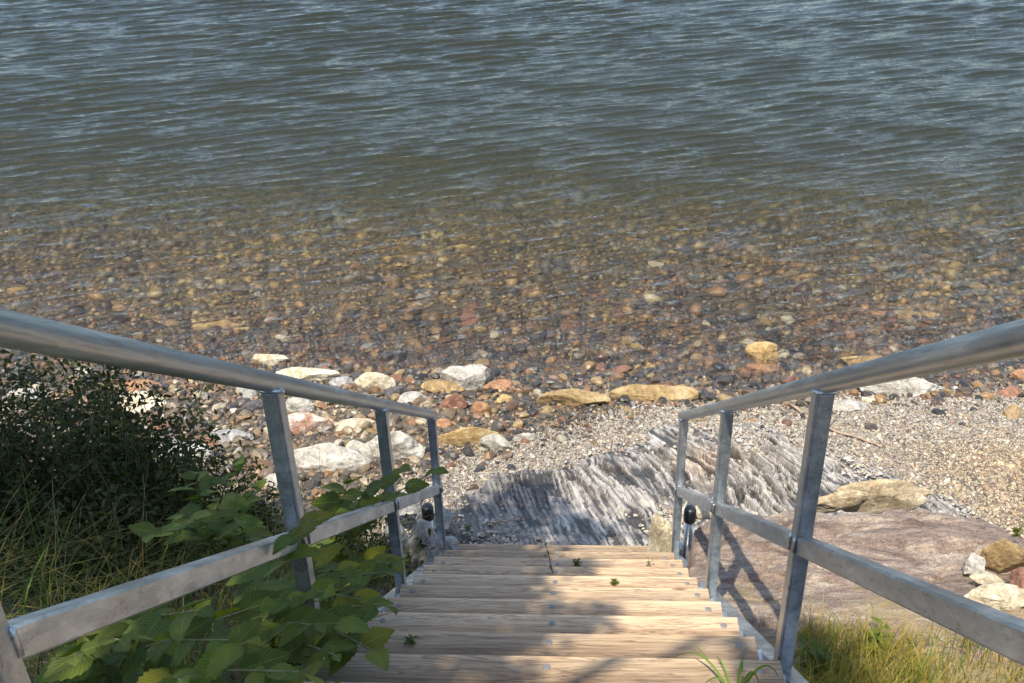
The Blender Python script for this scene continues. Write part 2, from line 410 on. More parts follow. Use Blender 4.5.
def wave_grid(xs, ys):
    rng = np.random.default_rng(5)
    X, Y = np.meshgrid(xs, ys); Z = np.zeros_like(X); DX = np.zeros_like(X); DY = np.zeros_like(X)
    # wavelength grows with the distance from the shore: 0.3 m by the beach, 0.75 m at the top of the view
    def lamrel(q): return np.maximum(.10+.020*q, .07)
    comps = [(1.0, math.radians(18), .165, 1.3, .7, 3.0), (.78, math.radians(11), .095, 4.1, .6, 3.0), (1.3, math.radians(25), .085, 2.2, .6, 2.6), (.6, math.radians(24), .075, 5.2, .5, 3.0)]
    for k in range(34):
        r_ = math.exp(rng.uniform(math.log(.22), math.log(1.2))); th = math.radians(17)+rng.normal(0, .13 if r_ > .6 else .28)
        comps.append((r_, th, .030*rng.uniform(.5, 1.3), rng.uniform(0, 6.28), .3, 1.2))
    for r_, th, slope, ph, sk, wob in comps:
        q = Y-math.tan(th)*X; lr = lamrel(q)
        p = 2*math.pi/r_*np.log(lr)/.020+ph+wob*vn(xy3(X*.7, Y*1.3, .42), int(ph*10))+.35*wob*vn(xy3(X*.6, Y*1.5, 1.1), int(ph*13))
        am = 1 if slope < .05 else np.clip(1+.5*vn(xy3(X, Y*1.5, .5), int(ph*31)), .1, 2)
        p = p-sk*np.cos(p)+.3*np.sin(p); a = slope/(2*math.pi)*r_*lr*WAMP*am
        kx, ky = -math.sin(th), math.cos(th)
        Z += a*np.cos(p); DX -= kx*a*np.sin(p)*.9; DY -= ky*a*np.sin(p)*.9
    env = (.95+.15*vn(xy3(X, Y*1.6, .28), 77))*(1+.75*sst(11, 5, Y))*(.6+.4*sst(WATER_Y0, WATER_Y0+1.2, Y))*sst(160, 80, Y)
    edge = sst(xs[0], xs[0]+5, X)*sst(xs[-1], xs[-1]-5, X)
    return X+DX*env*edge, Y+DY*env*edge, WL+Z*env*edge
WATER_Y0 = 2.6; WAMP = 1.32
xs = graded(-200, 200, [(-60, 10), (-24, 1.0), (-17, .12), (-7, .055), (6, .045), (12, .055), (18, .15), (60, 1.0), (200, 10)])
ys = graded(1.6, 320, [(3, .03), (9, .02), (16, .03), (26, .048), (34, .1), (45, .3), (120, 3), (320, 20)])
X, Y, Z = wave_grid(xs, ys); nx, ny = len(xs), len(ys)
V = np.stack([X, Y, Z], -1).reshape(-1, 3)
i = np.arange(ny-1)[:, None]*nx+np.arange(nx-1)[None]
F = np.stack([i, i+1, i+nx+1, i+nx], -1).reshape(-1, 4)
ring = np.concatenate([np.arange(nx), np.arange(1, ny)*nx+nx-1, (ny-1)*nx+np.arange(nx-2, -1, -1), np.arange(ny-2, 0, -1)*nx])
nb = len(V); low = V[ring].copy(); low[:, 2] = -6
V = np.concatenate([V, low]); nr = len(ring); j = np.arange(nr); j2 = (j+1) % nr
side = np.stack([ring[j2], ring[j], nb+j, nb+j2], -1)
cidx = len(V); V = np.concatenate([V, [[0, 150, -6]]])
bot = np.stack([nb+j2, nb+j, np.full(nr, cidx)], -1)
tag(mesh_np('water', V, [np.concatenate([F, side]), bot], water_mat(), smooth=True), kind='structure')

# ------------------------------------------------------------------ stone shapes
def ico(sub):
    t = (1+5**.5)/2
    V = [(-1, t, 0), (1, t, 0), (-1, -t, 0), (1, -t, 0), (0, -1, t), (0, 1, t), (0, -1, -t), (0, 1, -t), (t, 0, -1), (t, 0, 1), (-t, 0, -1), (-t, 0, 1)]
    F = [(0, 11, 5), (0, 5, 1), (0, 1, 7), (0, 7, 10), (0, 10, 11), (1, 5, 9), (5, 11, 4), (11, 10, 2), (10, 7, 6), (7, 1, 8), (3, 9, 4), (3, 4, 2), (3, 2, 6), (3, 6, 8), (3, 8, 9), (4, 9, 5), (2, 4, 11), (6, 2, 10), (8, 6, 7), (9, 8, 1)]
    V = [np.array(v)/np.linalg.norm(v) for v in V]
    for _ in range(sub):
        c = {}; nF = []
        def mid(a, b):
            k = (min(a, b), max(a, b))
            if k not in c: q = V[a]+V[b]; V.append(q/np.linalg.norm(q)); c[k] = len(V)-1
            return c[k]
        for a, b, d in F:
            x, y, z = mid(a, b), mid(b, d), mid(d, a); nF += [(a, x, z), (b, y, x), (d, z, y), (x, y, z)]
        F = nF
    return np.array(V), np.array(F)
ICO = {k: ico(k) for k in range(5)}
def stone(sub, rng, planes=13, sharp=.55, rough=.05, flat=1.0):
    """angular stone: sphere cut by random planes, then roughened; unit radius"""
    D, F = ICO[sub]
    n = rng.normal(size=(planes, 3)); n /= np.linalg.norm(n, axis=1)[:, None]
    h = rng.uniform(.62, .95, planes)
    dn = D@n.T
    r = np.where(dn > .05, h[None]/np.maximum(dn, .05), 9).min(1)
    r = np.minimum(r, 1.12); r = sharp*r+(1-sharp)*1.0*np.minimum(r, 1)**.5
    off = rng.uniform(0, 50, 3)
    if rough: r = r*(1+rough*2.2*vn(D*1.6+off, 1)+rough*fbm(D*4+off, 3, 2))
    V = D*r[:, None]
    return V, F
def rotz(a): c, s = math.cos(a), math.sin(a); return np.array([[c, -s, 0], [s, c, 0], [0, 0, 1.0]])
def rotx(a): c, s = math.cos(a), math.sin(a); return np.array([[1.0, 0, 0], [0, c, -s], [0, s, c]])
def roty(a): c, s = math.cos(a), math.sin(a); return np.array([[c, 0, s], [0, 1.0, 0], [-s, 0, c]])

# ------------------------------------------------------------------ pebbles: countless, one object for each sort of ground
def scatter(name, P, size, cols, flat=(.45, .8), sub=0, seed=0, matl=None, smooth=False):
    rng = np.random.default_rng(seed)
    n = len(P); protos = [stone(sub, rng, 8, .95, .04 if sub else .14)[0] for _ in range(14)]
    F0 = ICO[sub][1]; nv = len(protos[0])
    PR = np.array(protos)[rng.integers(0, 14, n)]
    sc = np.stack([size*.5*rng.uniform(.85, 1.35, n), size*.5*rng.uniform(.65, 1.0, n), size*.5*rng.uniform(*flat, n)], -1)
    a = rng.uniform(0, 6.28, n); tl = rng.normal(0, .22, n); tl2 = rng.normal(0, .22, n)
    VV = PR*sc[:, None]
    ca, sa = np.cos(tl)[:, None], np.sin(tl)[:, None]
    y, z = VV[..., 1]*ca-VV[..., 2]*sa, VV[..., 1]*sa+VV[..., 2]*ca; VV[..., 1], VV[..., 2] = y, z
    ca, sa = np.cos(tl2)[:, None], np.sin(tl2)[:, None]
    x, z = VV[..., 0]*ca+VV[..., 2]*sa, -VV[..., 0]*sa+VV[..., 2]*ca; VV[..., 0], VV[..., 2] = x, z
    ca, sa = np.cos(a)[:, None], np.sin(a)[:, None]
    x, y = VV[..., 0]*ca-VV[..., 1]*sa, VV[..., 0]*sa+VV[..., 1]*ca; VV[..., 0], VV[..., 1] = x, y
    VV += P[:, None]; VV[..., 2] += (sc[:, 2]*.35)[:, None]
    FF = F0[None]+(np.arange(n)*nv)[:, None, None]
    col = np.repeat(cols, nv, axis=0)
    return mesh_np(name, VV.reshape(-1, 3), FF.reshape(-1, 3), matl, smooth=smooth, col=col)
def warm(c): return c*np.array([1.0, .95, .82])
def pal(rng, n, table):
    """table: list of (weight, rgb)"""
    wt = np.array([t[0] for t in table], float); wt /= wt.sum()
    c = np.array([t[1] for t in table])[rng.choice(len(table), n, p=wt)]
    return np.clip(c*rng.uniform(.75, 1.3, n)[:, None]*(1+rng.normal(0, .022, (n, 3))), .01, .85)
def shore_y(x):       # where the dry light gravel gives way to dark wet cobbles
    return np.interp(x, [-6, -1.2, -.7, 0, .8, 2, 5], [1.0, 1.1, 1.75, 2.15, 2.5, 2.62, 2.75])+.12*vn(xy3(x, x*0, 1.7), 3)

# footprints of bedrock, in metres on the beach
SLAB = lambda x, y: .36-.30*np.minimum(y, .3)
def poly_from_px(pts, zf): return np.array([at(px, py, zf)[:2] for px, py in pts])
slab_poly = poly_from_px([(672, 575), (690, 535), (704, 517), (780, 506), (850, 511), (930, 509), (985, 520), (1040, 540), (1120, 600), (1100, 700), (900, 720), (790, 700), (715, 645), (690, 600)], SLAB)
sh_z = lambda x, y: ground_z(x, y)+.04
shale_poly = poly_from_px([(440, 600), (446, 520), (462, 480), (500, 465), (560, 462), (610, 440), (680, 425), (760, 425), (830, 450), (900, 470), (960, 500), (1030, 545), (1010, 590), (850, 600), (700, 640), (560, 660)], sh_z)
def sdist(poly, x, y):
    x = np.asarray(x, float); y = np.asarray(y, float); d = np.full(x.shape, 1e9); ins = np.zeros(x.shape, bool)
    n = len(poly)
    for i in range(n):
        a = poly[i]; b = poly[(i+1) % n]; e = b-a
        t = np.clip(((x-a[0])*e[0]+(y-a[1])*e[1])/(e@e), 0, 1)
        d = np.minimum(d, np.hypot(x-a[0]-t*e[0], y-a[1]-t*e[1]))
        c = ((a[1] > y) != (b[1] > y)) & (x < (b[0]-a[0])*(y-a[1])/(b[1]-a[1]+1e-12)+a[0]); ins ^= c
    return np.where(ins, d, -d)

PEB_WET = attr_rock_mat('wet_pebbles', .32, 45); PEB_DRY = attr_rock_mat('dry_gravel', .85, 90)
WETPAL = [(8, (.04, .036, .034)), (6, (.075, .065, .056)), (4, (.17, .095, .055)), (3, (.24, .15, .075)), (2.2, (.28, .21, .11)), (1.3, (.22, .19, .15)), (4, (.12, .078, .052)), (.4, (.38, .35, .28))]
GOLDPAL = [(5, (.06, .05, .032)), (5, (.13, .10, .052)), (4, (.27, .18, .075)), (3, (.36, .27, .12)), (2, (.22, .13, .06)), (1, (.44, .37, .22))]
DRYPAL = [(6, (.27, .245, .21)), (5, (.35, .32, .27)), (3, (.40, .34, .25)), (3, (.17, .15, .135)), (1.2, (.34, .25, .16)), (1.6, (.52, .49, .43)), (.4, (.30, .18, .12))]

BEACHPAL = [(6, (.085, .07, .055)), (5, (.14, .11, .082)), (4, (.21, .155, .10)), (2.5, (.28, .22, .15)), (1.2, (.36, .31, .24)), (2, (.22, .12, .065)), (.4, (.48, .45, .38)), (3, (.06, .05, .045))]
def gen(n, x0, x1, y0, y1, rng, keep):
    x = rng.uniform(x0, x1, n); y = rng.uniform(y0, y1, n); k = keep(x, y); x, y = x[k], y[k]
    return np.stack([x, y, ground_z(x, y)], -1)
def clump(x, y, s, sd): return .5+.5*vn(xy3(x, y, s), sd)
# dry gravel
r = np.random.default_rng(1)
P = gen(200000, -1.3, 5.6, .1, 2.9, r, lambda x, y: (y < shore_y(x)+.1*r.normal(size=len(x))) & (x < 2.1+.95*(y+1.6)) & (sdist(shale_poly, x, y) < .16+.14*vn(xy3(x, y, 5), 2)))
sz = np.clip(r.lognormal(math.log(.0115), .45, len(P)), .006, .05)
cols = pal(r, len(P), DRYPAL)*.85*np.array([1, .98, .95]); g = (sst(1.8, 3.0, P[:, 0])*sst(2.2, 1.3, P[:, 1]))[:, None]; cols = cols*(1-g)+cols*np.array([1.1, .97, .78])*g
o = scatter('gravel', P, sz, cols, seed=2, matl=PEB_DRY); tag(o, 'fine pale dry gravel spread over the beach between the stairs and the water', 'gravel', kind='stuff')
# wet small pebbles at the shore and on the bed
r = np.random.default_rng(3)
P = gen(33000, -6.0, 5.2, .9, 4.3, r, lambda x, y: (y > shore_y(x)-.25*np.abs(r.normal(size=len(x)))) & (np.abs(x+.4) < 3.0+.85*(y+.4)))
sz = np.clip(r.lognormal(math.log(.031), .55, len(P)), .012, .13)
cols = pal(r, len(P), WETPAL); dry = (sst(2.85, 2.2, P[:, 1])*sst(-.4, -1.1, P[:, 0]))[:, None]; dry = (r.random((len(P), 1)) < dry); cols = warm(np.where(dry, pal(r, len(P), BEACHPAL)*.85, cols*.78))
o = scatter('pebbles', P, sz, cols, sub=1, seed=4, matl=PEB_WET); tag(o, 'dark wet pebbles and small cobbles packed along the waterline', 'pebbles', kind='stuff')
r = np.random.default_rng(5)
P = gen(60000, -10.5, 8.5, 4.1, 13.5, r, lambda x, y: (np.abs(x+.9) < 2.0+.66*(y+1)) & (r.random(len(x)) < sst(13.5, 8, y)+.12))
sz = np.clip(r.lognormal(math.log(.04), .6, len(P)), .016, .2)*(1+.08*(P[:, 1]-4))
gq = clump(P[:, 0], P[:, 1], .8, 4)[:, None]
cols = pal(r, len(P), WETPAL)*(1-gq)+pal(r, len(P), GOLDPAL)*1.1*gq; cols = warm(cols)*np.where(r.random((len(P), 1)) < .22, .45, 1.0)
silt = (.85*sst(5.5, 10, P[:, 1]))[:, None]; cols = cols*(1-silt)+np.array([.12, .115, .075])*silt*r.uniform(.7, 1.2, (len(P), 1))
o = scatter('underwater_pebbles', P, sz, cols, sub=0, seed=6, matl=PEB_WET, smooth=True); tag(o, 'brown and golden pebbles covering the lake bed under the ripples', 'pebbles', kind='stuff')

# ------------------------------------------------------------------ shale bedrock (thin upturned layers)
def shale_mat():
    m, nt, b, _ = mat('shale')
    a = nt.nodes.new('ShaderNodeVertexColor'); a.layer_name = 'Col'
    mp = mapping(nt, (1, .16, 1), (0, 0, 0)); 
    mp.inputs['Rotation'].default_value = (0, 0, math.radians(-21))
    tc = nt.nodes.new('ShaderNodeTexCoord'); r1 = nt.nodes.new('ShaderNodeVectorRotate'); r1.rotation_type = 'Z_AXIS'; r1.inputs['Angle'].default_value = math.radians(-21)
    nt.links.new(tc.outputs['Object'], r1.inputs['Vector']); mp2 = nt.nodes.new('ShaderNodeMapping'); mp2.inputs['Scale'].default_value = (1, .14, 1); nt.links.new(r1.outputs[0], mp2.inputs[0])
    n1 = noise(nt, mp2.outputs[0], 60, 6, .7, .4); n2 = noise(nt, mp.outputs[0], 12, 5, .6)
    sp = ramp(nt, n1.outputs[0], [(.34, (.35, .34, .33)), (.46, (.95, .95, .95)), (.7, (1.3, 1.28, 1.24))]).outputs[0]
    col = mixc(nt, a.outputs[0], sp, 1.0, 'MULTIPLY')
    nt.links.new(col, b.inputs['Base Color']); b.inputs['Roughness'].default_value = .62
    h = bump(nt, None, n1.outputs[0], .9, .012); bump(nt, b, n2.outputs[0], .4, .01, h)
    return m
def build_shale():
    x0, y0 = shale_poly.min(0)-.2; x1, y1 = shale_poly.max(0)+.2
    xs = np.arange(x0, x1, .0062); ys = np.arange(max(y0, -.6), y1, .014)
    X, Y = np.meshgrid(xs, ys)
    sd = sdist(shale_poly, X, Y)+.13*fbm(xy3(X, Y, 3.5), 4, 8)-.02
    bend = math.radians(21)*(sst(-.9, .3, X))+math.radians(14)*sst(.6, 2.2, X)
    ax = .36
    u = X*np.cos(bend*.0+math.radians(20))+Y*math.sin(math.radians(20))*sst(-.9, .4, X)+.12*vn(xy3(X, Y, .9), 3)+.035*vn(xy3(X, Y, 4), 4)+.008*vn(xy3(X, Y, 14), 6)
    v = Y
    def lam(w, sd_, along):
        k = np.floor(u/w+.35*vn(np.stack([u*0+v*along, u*2, u*0], -1), sd_)); f = u/w-np.floor(u/w)
        return _h(k.astype(np.int64), np.floor(v*along*1.3+k*.37).astype(np.int64), np.zeros_like(k, dtype=np.int64), sd_), f
    a, fa = lam(.11, 21, 1.3); b_, fb = lam(.038, 22, 2.4); c, fc = lam(.016, 23, 4.5)
    blk = _h(np.floor((Y+.5*X)/.19+.6*vn(xy3(X, Y, 3), 71)).astype(np.int64), np.floor(u/.13).astype(np.int64), np.zeros(X.shape, np.int64), 72)
    am_ = .35+.9*sst(-.35, .5, vn(xy3(X, Y, 2.4), 73))
    H = (.032*a+.022*b_+.011*c)*am_+.022*blk+.008*fbm(xy3(X, Y, 20), 3, 74)-.03*(fa-.5)*0
    crack = (sst(.88, .97, fb)+sst(.1, .02, fb))*(b_ > -.2); H -= .055*crack*(b_ > -.1)*am_
    big = vn(xy3(X, Y, 1.6), 31)
    H = H*(.55+.5*sst(-.6, .5, big))+.06*big
    fill = sst(.0, .25, vn(xy3(X*1.2, Y, 2.6), 41)-.42)    # gravel-filled hollows
    en = sst(-.02, .28, sd); Z = np.maximum(ground_z(X, Y)+.05*en+H*(1-.6*fill)*(.35+.65*en)-.035*fill, ground_z(X, Y)+.012)
    Z = np.minimum(Z, np.where(sd > 0, 99, ground_z(X, Y)+sd*1.2+.02)); Z = np.where(sd < .0, ground_z(X, Y)-.02+np.maximum(sd, -.3)*.6, Z)
    t = np.clip(.5+.5*(.45*a+.35*b_+.35*c), 0, 1)[..., None]
    t = sst(.24, .62, t+.16*blk[..., None]+.22*vn(xy3(X, Y, 9), 75)[..., None])
    cl = np.array([.045, .043, .041])*(1-t)+np.array([.28, .255, .225])*t*(1+.6*c[..., None])
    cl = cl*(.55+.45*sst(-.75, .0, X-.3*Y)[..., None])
    warm = sst(.1, .7, vn(xy3(X, Y, 2.2), 51))[..., None]; cl = cl*(1-warm*.5)+cl*np.array([1.35, 1.08, .85])*warm*.6
    cl = cl*(1-.55*np.clip(crack, 0, 1))[..., None]
    fl = (sst(.3, .9, fill+.5*vn(xy3(X, Y, 30), 5)))[..., None]; cl = cl*(1-fl)+np.array([.2, .175, .14])*(1+.4*vn(xy3(X, Y, 70), 8)[..., None])*fl
    nx, ny = len(xs), len(ys); V = np.stack([X, Y, Z], -1).reshape(-1, 3)
    i = np.arange(ny-1)[:, None]*nx+np.arange(nx-1)[None]
    keep = (sd[:-1, :-1] > -.25)
    F = np.stack([i, i+1, i+nx+1, i+nx], -1)[keep]
    used = np.unique(F); mp_ = -np.ones(len(V), int); mp_[used] = np.arange(len(used))
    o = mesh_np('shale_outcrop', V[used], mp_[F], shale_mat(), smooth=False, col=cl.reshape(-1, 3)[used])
    tag(o, 'pale grey layered bedrock with upturned sharp edges at the foot of the stairs', 'bedrock')
build_shale()

# gravel lodged in the shale hollows
r = np.random.default_rng(9)
P = gen(42000, -1.1, 3.4, .2, 2.0, r, lambda x, y: (sdist(shale_poly, x, y) > .0) & (vn(xy3(x*1.2, y, 2.6), 41) > .5-.95*r.random(len(x))**3))
P[:, 2] += .026
o = scatter('gravel_in_bedrock', P, np.clip(r.lognormal(math.log(.016), .4, len(P)), .008, .045), pal(r, len(P), DRYPAL), seed=12, matl=PEB_DRY)
tag(o, 'loose pale stone chips caught between the ridges of the layered bedrock', 'gravel', kind='stuff')

# pinkish slab
def slab_mat():
    m, nt, b, _ = mat('pinkish_slab_rock')
    mp = mapping(nt, (1, 2.4, 1), (0, 0, .25))
    n1 = noise(nt, mp.outputs[0], 3.2, 8, .65, 1.4); n2 = noise(nt, mp.outputs[0], 22, 8, .72, .5); n3 = noise(nt, mapping(nt).outputs[0], 110, 4, .7)
    n4 = noise(nt, mapping(nt).outputs[0], 2.1, 6, .7)
    c = ramp(nt, n1.outputs[0], [(.34, (.155, .108, .082)), (.45, (.28, .20, .15)), (.54, (.365, .275, .21)), (.66, (.50, .41, .31))]).outputs[0]
    s = ramp(nt, n2.outputs[0], [(.3, (.5, .47, .45)), (.5, (1, 1, 1)), (.68, (1.3, 1.27, 1.2))]).outputs[0]
    c = mixc(nt, c, s, .9, 'MULTIPLY')
    s = ramp(nt, n3.outputs[0], [(.36, (.5, .5, .5)), (.5, (1, 1, 1)), (.66, (1.3, 1.3, 1.3))]).outputs[0]
    c = mixc(nt, c, s, .9, 'MULTIPLY')
    # ochre lichen / soil washed over the upslope end
    tc = nt.nodes.new('ShaderNodeTexCoord'); sx = nt.nodes.new('ShaderNodeSeparateXYZ'); nt.links.new(tc.outputs['Object'], sx.inputs[0])
    ml = nt.nodes.new('ShaderNodeMath'); ml.operation = 'MULTIPLY_ADD'; nt.links.new(sx.outputs[1], ml.inputs[0]); ml.inputs[1].default_value = -.38; nt.links.new(n4.outputs[0], ml.inputs[2])
    f = ramp(nt, ml.outputs[0], [(.86, (0, 0, 0)), (1.0, (.7, .7, .7))]).outputs[0]
    c = mixc(nt, c, (.36, .27, .10), f)
    nt.links.new(c, b.inputs['Base Color']); b.inputs['Roughness'].default_value = .7
    h = bump(nt, None, n1.outputs[0], .5, .05); h = bump(nt, None, n2.outputs[0], .9, .025, h); bump(nt, b, n3.outputs[0], .9, .008, h)
    return m
def build_slab():
    x0, y0 = slab_poly.min(0)-.15; x1, y1 = slab_poly.max(0)+.15
    xs = np.arange(x0, x1, .009); ys = np.arange(y0, y1, .009); X, Y = np.meshgrid(xs, ys)
    sd = sdist(slab_poly, X, Y)+.045*fbm(xy3(X, Y, 4), 4, 18)+.02*vn(xy3(X, Y, 18), 19)
    rg = 1-np.abs(fbm(xy3(X+.4*Y, Y*2.2, 2.6), 5, 65)); top = SLAB(X, Y)+.03*fbm(xy3(X, Y*1.8, 1.7), 4, 61)-.022*sst(.80, 1.0, rg)+.006*fbm(xy3(X, Y, 22), 3, 66)
    st = np.floor((Y*.8+X*.25+.25*vn(xy3(X, Y, 1.3), 62))/.17); top += .012*_h(st.astype(np.int64), st.astype(np.int64)*0, st.astype(np.int64)*0, 7)
    edge = sst(-.035, .02, sd); low = np.minimum(ground_z(X, Y)-.05, top-.1)
    Z = low+(top-low)*edge-.02*sst(.12, 0, sd)
    nx, ny = len(xs), len(ys); V = np.stack([X, Y, Z], -1).reshape(-1, 3)
    i = np.arange(ny-1)[:, None]*nx+np.arange(nx-1)[None]
    F = np.stack([i, i+1, i+nx+1, i+nx], -1)[(sd[:-1, :-1] > -.1)]
    used = np.unique(F); mp_ = -np.ones(len(V), int); mp_[used] = np.arange(len(used))
    o = mesh_np('rock_slab', V[used], mp_[F], slab_mat(), smooth=True)
    tag(o, 'broad smooth pinkish brown rock slab beside the right railing, streaked with its shadows', 'rock slab')
build_slab()
def surf_z(x, y):
    g = float(ground_z(x, y))
    if float(sdist(slab_poly, x, y)) > 0.02: return float(SLAB(x, y))
    if float(sdist(shale_poly, x, y)) > 0.0: return g+.05
    return g

# ------------------------------------------------------------------ the single rocks
def rock(px, py, w, h, kind, label, depthk=.8, seed=None, rot=0, cat='rock', name='rock', flat=None, sub=4, planes=10, zf=None, sharp=.97, tilt=0):
    """px,py: image centre; w,h: apparent size in pixels -> real size at its real distance"""
    rng = np.random.default_rng(seed if seed is not None else int(px*7+py*13))
    zf = zf or surf_z
    p = at(px, py+h*.30, zf)
    dist = np.linalg.norm(p-CAM); mpp = dist/FPX
    dep = math.asin(-(ray(px, py)[2])); W = w*mpp/2*1.06
    # visible height h = D*sin(dep)+H*cos(dep)
    H = (flat if flat else .45)*h*mpp/math.cos(dep)*1.0
    D = max(.25*W, (h*mpp-H*math.cos(dep)*.9)/math.sin(dep))/2
    V, F = stone(sub, rng, planes, sharp, .05); V = V*(1.24 if px < 450 and py > 360 else 1.12)
    V = V*np.array([W, D, H*.75]); V = V@roty(tilt).T@rotz(rot).T
    V[:, 2] += H*.2
    o = mesh_np(name, V, F, RK[kind], smooth=False)
    o.location = tuple(p)
    tag(o, label, cat); HERO.append((p[0], p[1], max(W, D)))
    return o
HERO = []
rock(467, 377, 44, 30, 'white', 'angular whitish boulder with dark underside at the water edge behind the brown square stone', seed=3, tilt=.1, flat=.7)
rock(575, 397, 62, 20, 'tan', 'flat coarse tan slab, left one of the pair at the water edge in front of the stairs', flat=.6, tilt=-.05, cat='stone slab', name='stone_slab')
rock(655, 392, 66, 20, 'tan', 'flat tan slab with a pointed right end, right one of the pair at the water edge', flat=.6, cat='stone slab', name='stone_slab', seed=9)
rock(375, 382, 30, 22, 'cream', 'cream boulder beyond the left handrail, just left of the small white stone', flat=.8)
rock(394, 390, 18, 16, 'dark', 'small blackish stone leaning on the cream boulder beyond the left handrail')
rock(413, 397, 24, 14, 'white', 'small white stone just above the lower end of the left handrail')
rock(440, 386, 34, 14, 'tan', 'low tan stone touching the left side of the angular whitish boulder')
rock(456, 402, 24, 19, 'rust', 'squarish dark brown stone below the angular whitish boulder', flat=.8)
rock(482, 409, 17, 14, 'orange', 'small round reddish orange stone right of the squarish brown one', flat=.8)
rock(443, 422, 14, 9, 'orange', 'tiny pinkish orange stone right of the top of the lowest left post')
rock(503, 384, 28, 14, 'orange', 'orange stone lying right of the angular whitish boulder')
rock(504, 398, 16, 11, 'ochre', 'small ochre stone just below the orange stone near the water edge')
rock(464, 438, 56, 15, 'ochre', 'long yellow ochre stone shaped like a log right of the lowest left post', rot=.12, flat=.8)
rock(497, 443, 28, 17, 'white', 'rounded chalky white stone right of the log-shaped ochre stone', flat=.7)
rock(526, 438, 22, 9, 'white', 'small flat white stone to the right of the rounded chalky one', flat=.7)
rock(396, 447, 56, 30, 'white', 'big cracked whitish boulder seen through the two lowest left posts', seed=21, flat=.6)
rock(320, 457, 72, 28, 'white', 'long low whitish boulder seen under the left handrail between two posts', seed=22, flat=.6, sub=4)
rock(362, 451, 26, 22, 'white', 'small whitish boulder wedged between the long boulder and the cracked boulder', flat=.7)
rock(312, 424, 46, 22, 'mix', 'rust and white banded rock above the long whitish boulder', flat=.7)
rock(297, 407, 26, 16, 'white', 'white stone just under the left handrail above the banded rock', flat=.7)
rock(349, 424, 34, 13, 'cream', 'flat pale stone leaning right of the rust and white banded rock', rot=.3)
rock(164, 449, 62, 30, 'white', 'brightest white boulder showing behind the top of the dark shrub', seed=31, flat=.6)
rock(230, 437, 36, 17, 'grey', 'grey and white stone to the right of the brightest white boulder', seed=41)
rock(206, 441, 18, 15, 'rust', 'small rust stone between the brightest white boulder and the grey and white stone')
rock(140, 401, 36, 20, 'cream', 'pale cream rock above the brightest white boulder', seed=36)
rock(140, 385, 28, 12, 'orange', 'orange tan stone touching the top of the pale cream rock')
rock(158, 424, 22, 14, 'rust', 'rusty brown stone between the pale cream rock and the brightest white boulder')
rock(32, 392, 28, 14, 'white', 'whitish rock above the dark shrub at the left end of the beach')
rock(112, 436, 26, 24, 'white', 'white rock half hidden by the twigs of the dark shrub', seed=51)
rock(222, 324, 50, 14, 'tan', 'largest flat tan stone under the rippled water on the left', flat=.3)
rock(272, 357, 34, 14, 'cream', 'pale stone awash behind the middle of the left handrail', flat=.5)
rock(305, 374, 50, 17, 'cream', 'wide pale yellowish stone awash just behind the left handrail', flat=.5)
rock(340, 381, 22, 12, 'grey', 'grey stone between the wide pale yellowish stone and the cream boulder')
rock(763, 353, 30, 20, 'ochre', 'bright yellow ochre stone standing in the shallows right of centre', flat=.7)
rock(762, 366, 26, 12, 'orange', 'orange stone just below the bright yellow ochre stone in the shallows')
rock(905, 384, 74, 26, 'white', 'large whitish wedge-shaped rock behind the right handrail', seed=61, flat=.6, tilt=.12)
rock(872, 359, 54, 13, 'tan', 'flat tan rock in the shallows above the whitish wedge-shaped rock', flat=.4)
rock(848, 405, 30, 13, 'white', 'white stone below the right handrail near the driftwood stick')
rock(874, 398, 20, 9, 'cream', 'small cream stone between the white stone and the whitish wedge-shaped rock')
rock(912, 312, 42, 12, 'tan', 'flat tan stone under water, upper right of the bright ochre stone', flat=.3)
rock(880, 311, 24, 11, 'orange', 'orange flat stone touching the left end of the submerged flat tan stone', flat=.3)
rock(1008, 390, 18, 11, 'rust', 'rust stone on the gravel edge at the far right of the beach')
rock(1019, 373, 16, 13, 'orange', 'orange stone at the water edge at the far right')
rock(678, 279, 17, 10, 'orange', 'single orange stone glowing under the ripples right of centre', flat=.4)
rock(878, 496, 62, 25, 'paletan', 'ochre wedge-shaped rock lying on the far edge of the pinkish slab', seed=71, flat=.8, zf=lambda x, y: .15, planes=8)
rock(834, 499, 52, 15, 'paletan', 'long cream and tan rock on the slab edge, left of the ochre wedge-shaped rock', seed=72, rot=.2, flat=.7, zf=lambda x, y: .2, planes=8)
rock(902, 490, 40, 10, 'paletan', 'thin pale sliver of rock behind the ochre wedge-shaped rock', seed=73, zf=lambda x, y: .12)
rock(662, 536, 24, 40, 'cream', 'cream yellow boulder tucked against the lowest right post', seed=81, flat=.8, zf=lambda x, y: .05)
rock(698, 507, 40, 17, 'cream', 'flat cream rock under the lower end of the right middle rail', seed=82, zf=lambda x, y: .12)
rock(1004, 556, 34, 24, 'tan', 'tan brown rock with a small plant on it at the right end of the slab', seed=91, zf=SLAB, flat=.8)
rock(972, 562, 18, 20, 'white', 'small pale rock left of the tan brown rock at the right end of the slab', zf=SLAB)
rock(1000, 592, 46, 22, 'cream', 'pale flat rock in front of the tan brown rock, touching the right middle rail', seed=93, zf=SLAB)
rock(1026, 580, 22, 28, 'rust', 'brown rock cut by the right edge of the picture beside the pale flat rock', seed=94, zf=SLAB)
rock(985, 577, 24, 14, 'cream', 'small yellowish rock between the pale flat rock and the tan brown rock', zf=SLAB)
rock(424, 552, 34, 52, 'grey', 'large shaded grey boulder between the two lowest left posts', seed=101, flat=.7, zf=lambda x, y: .1)
rock(450, 545, 20, 26, 'grey', 'grey stone squeezed between the lowest left post and the stairs', seed=102, zf=lambda x, y: -.05)
rock(404, 500, 38, 22, 'grey', 'pale grey stone behind the second left post, under the rail', seed=103, zf=lambda x, y: -.15)
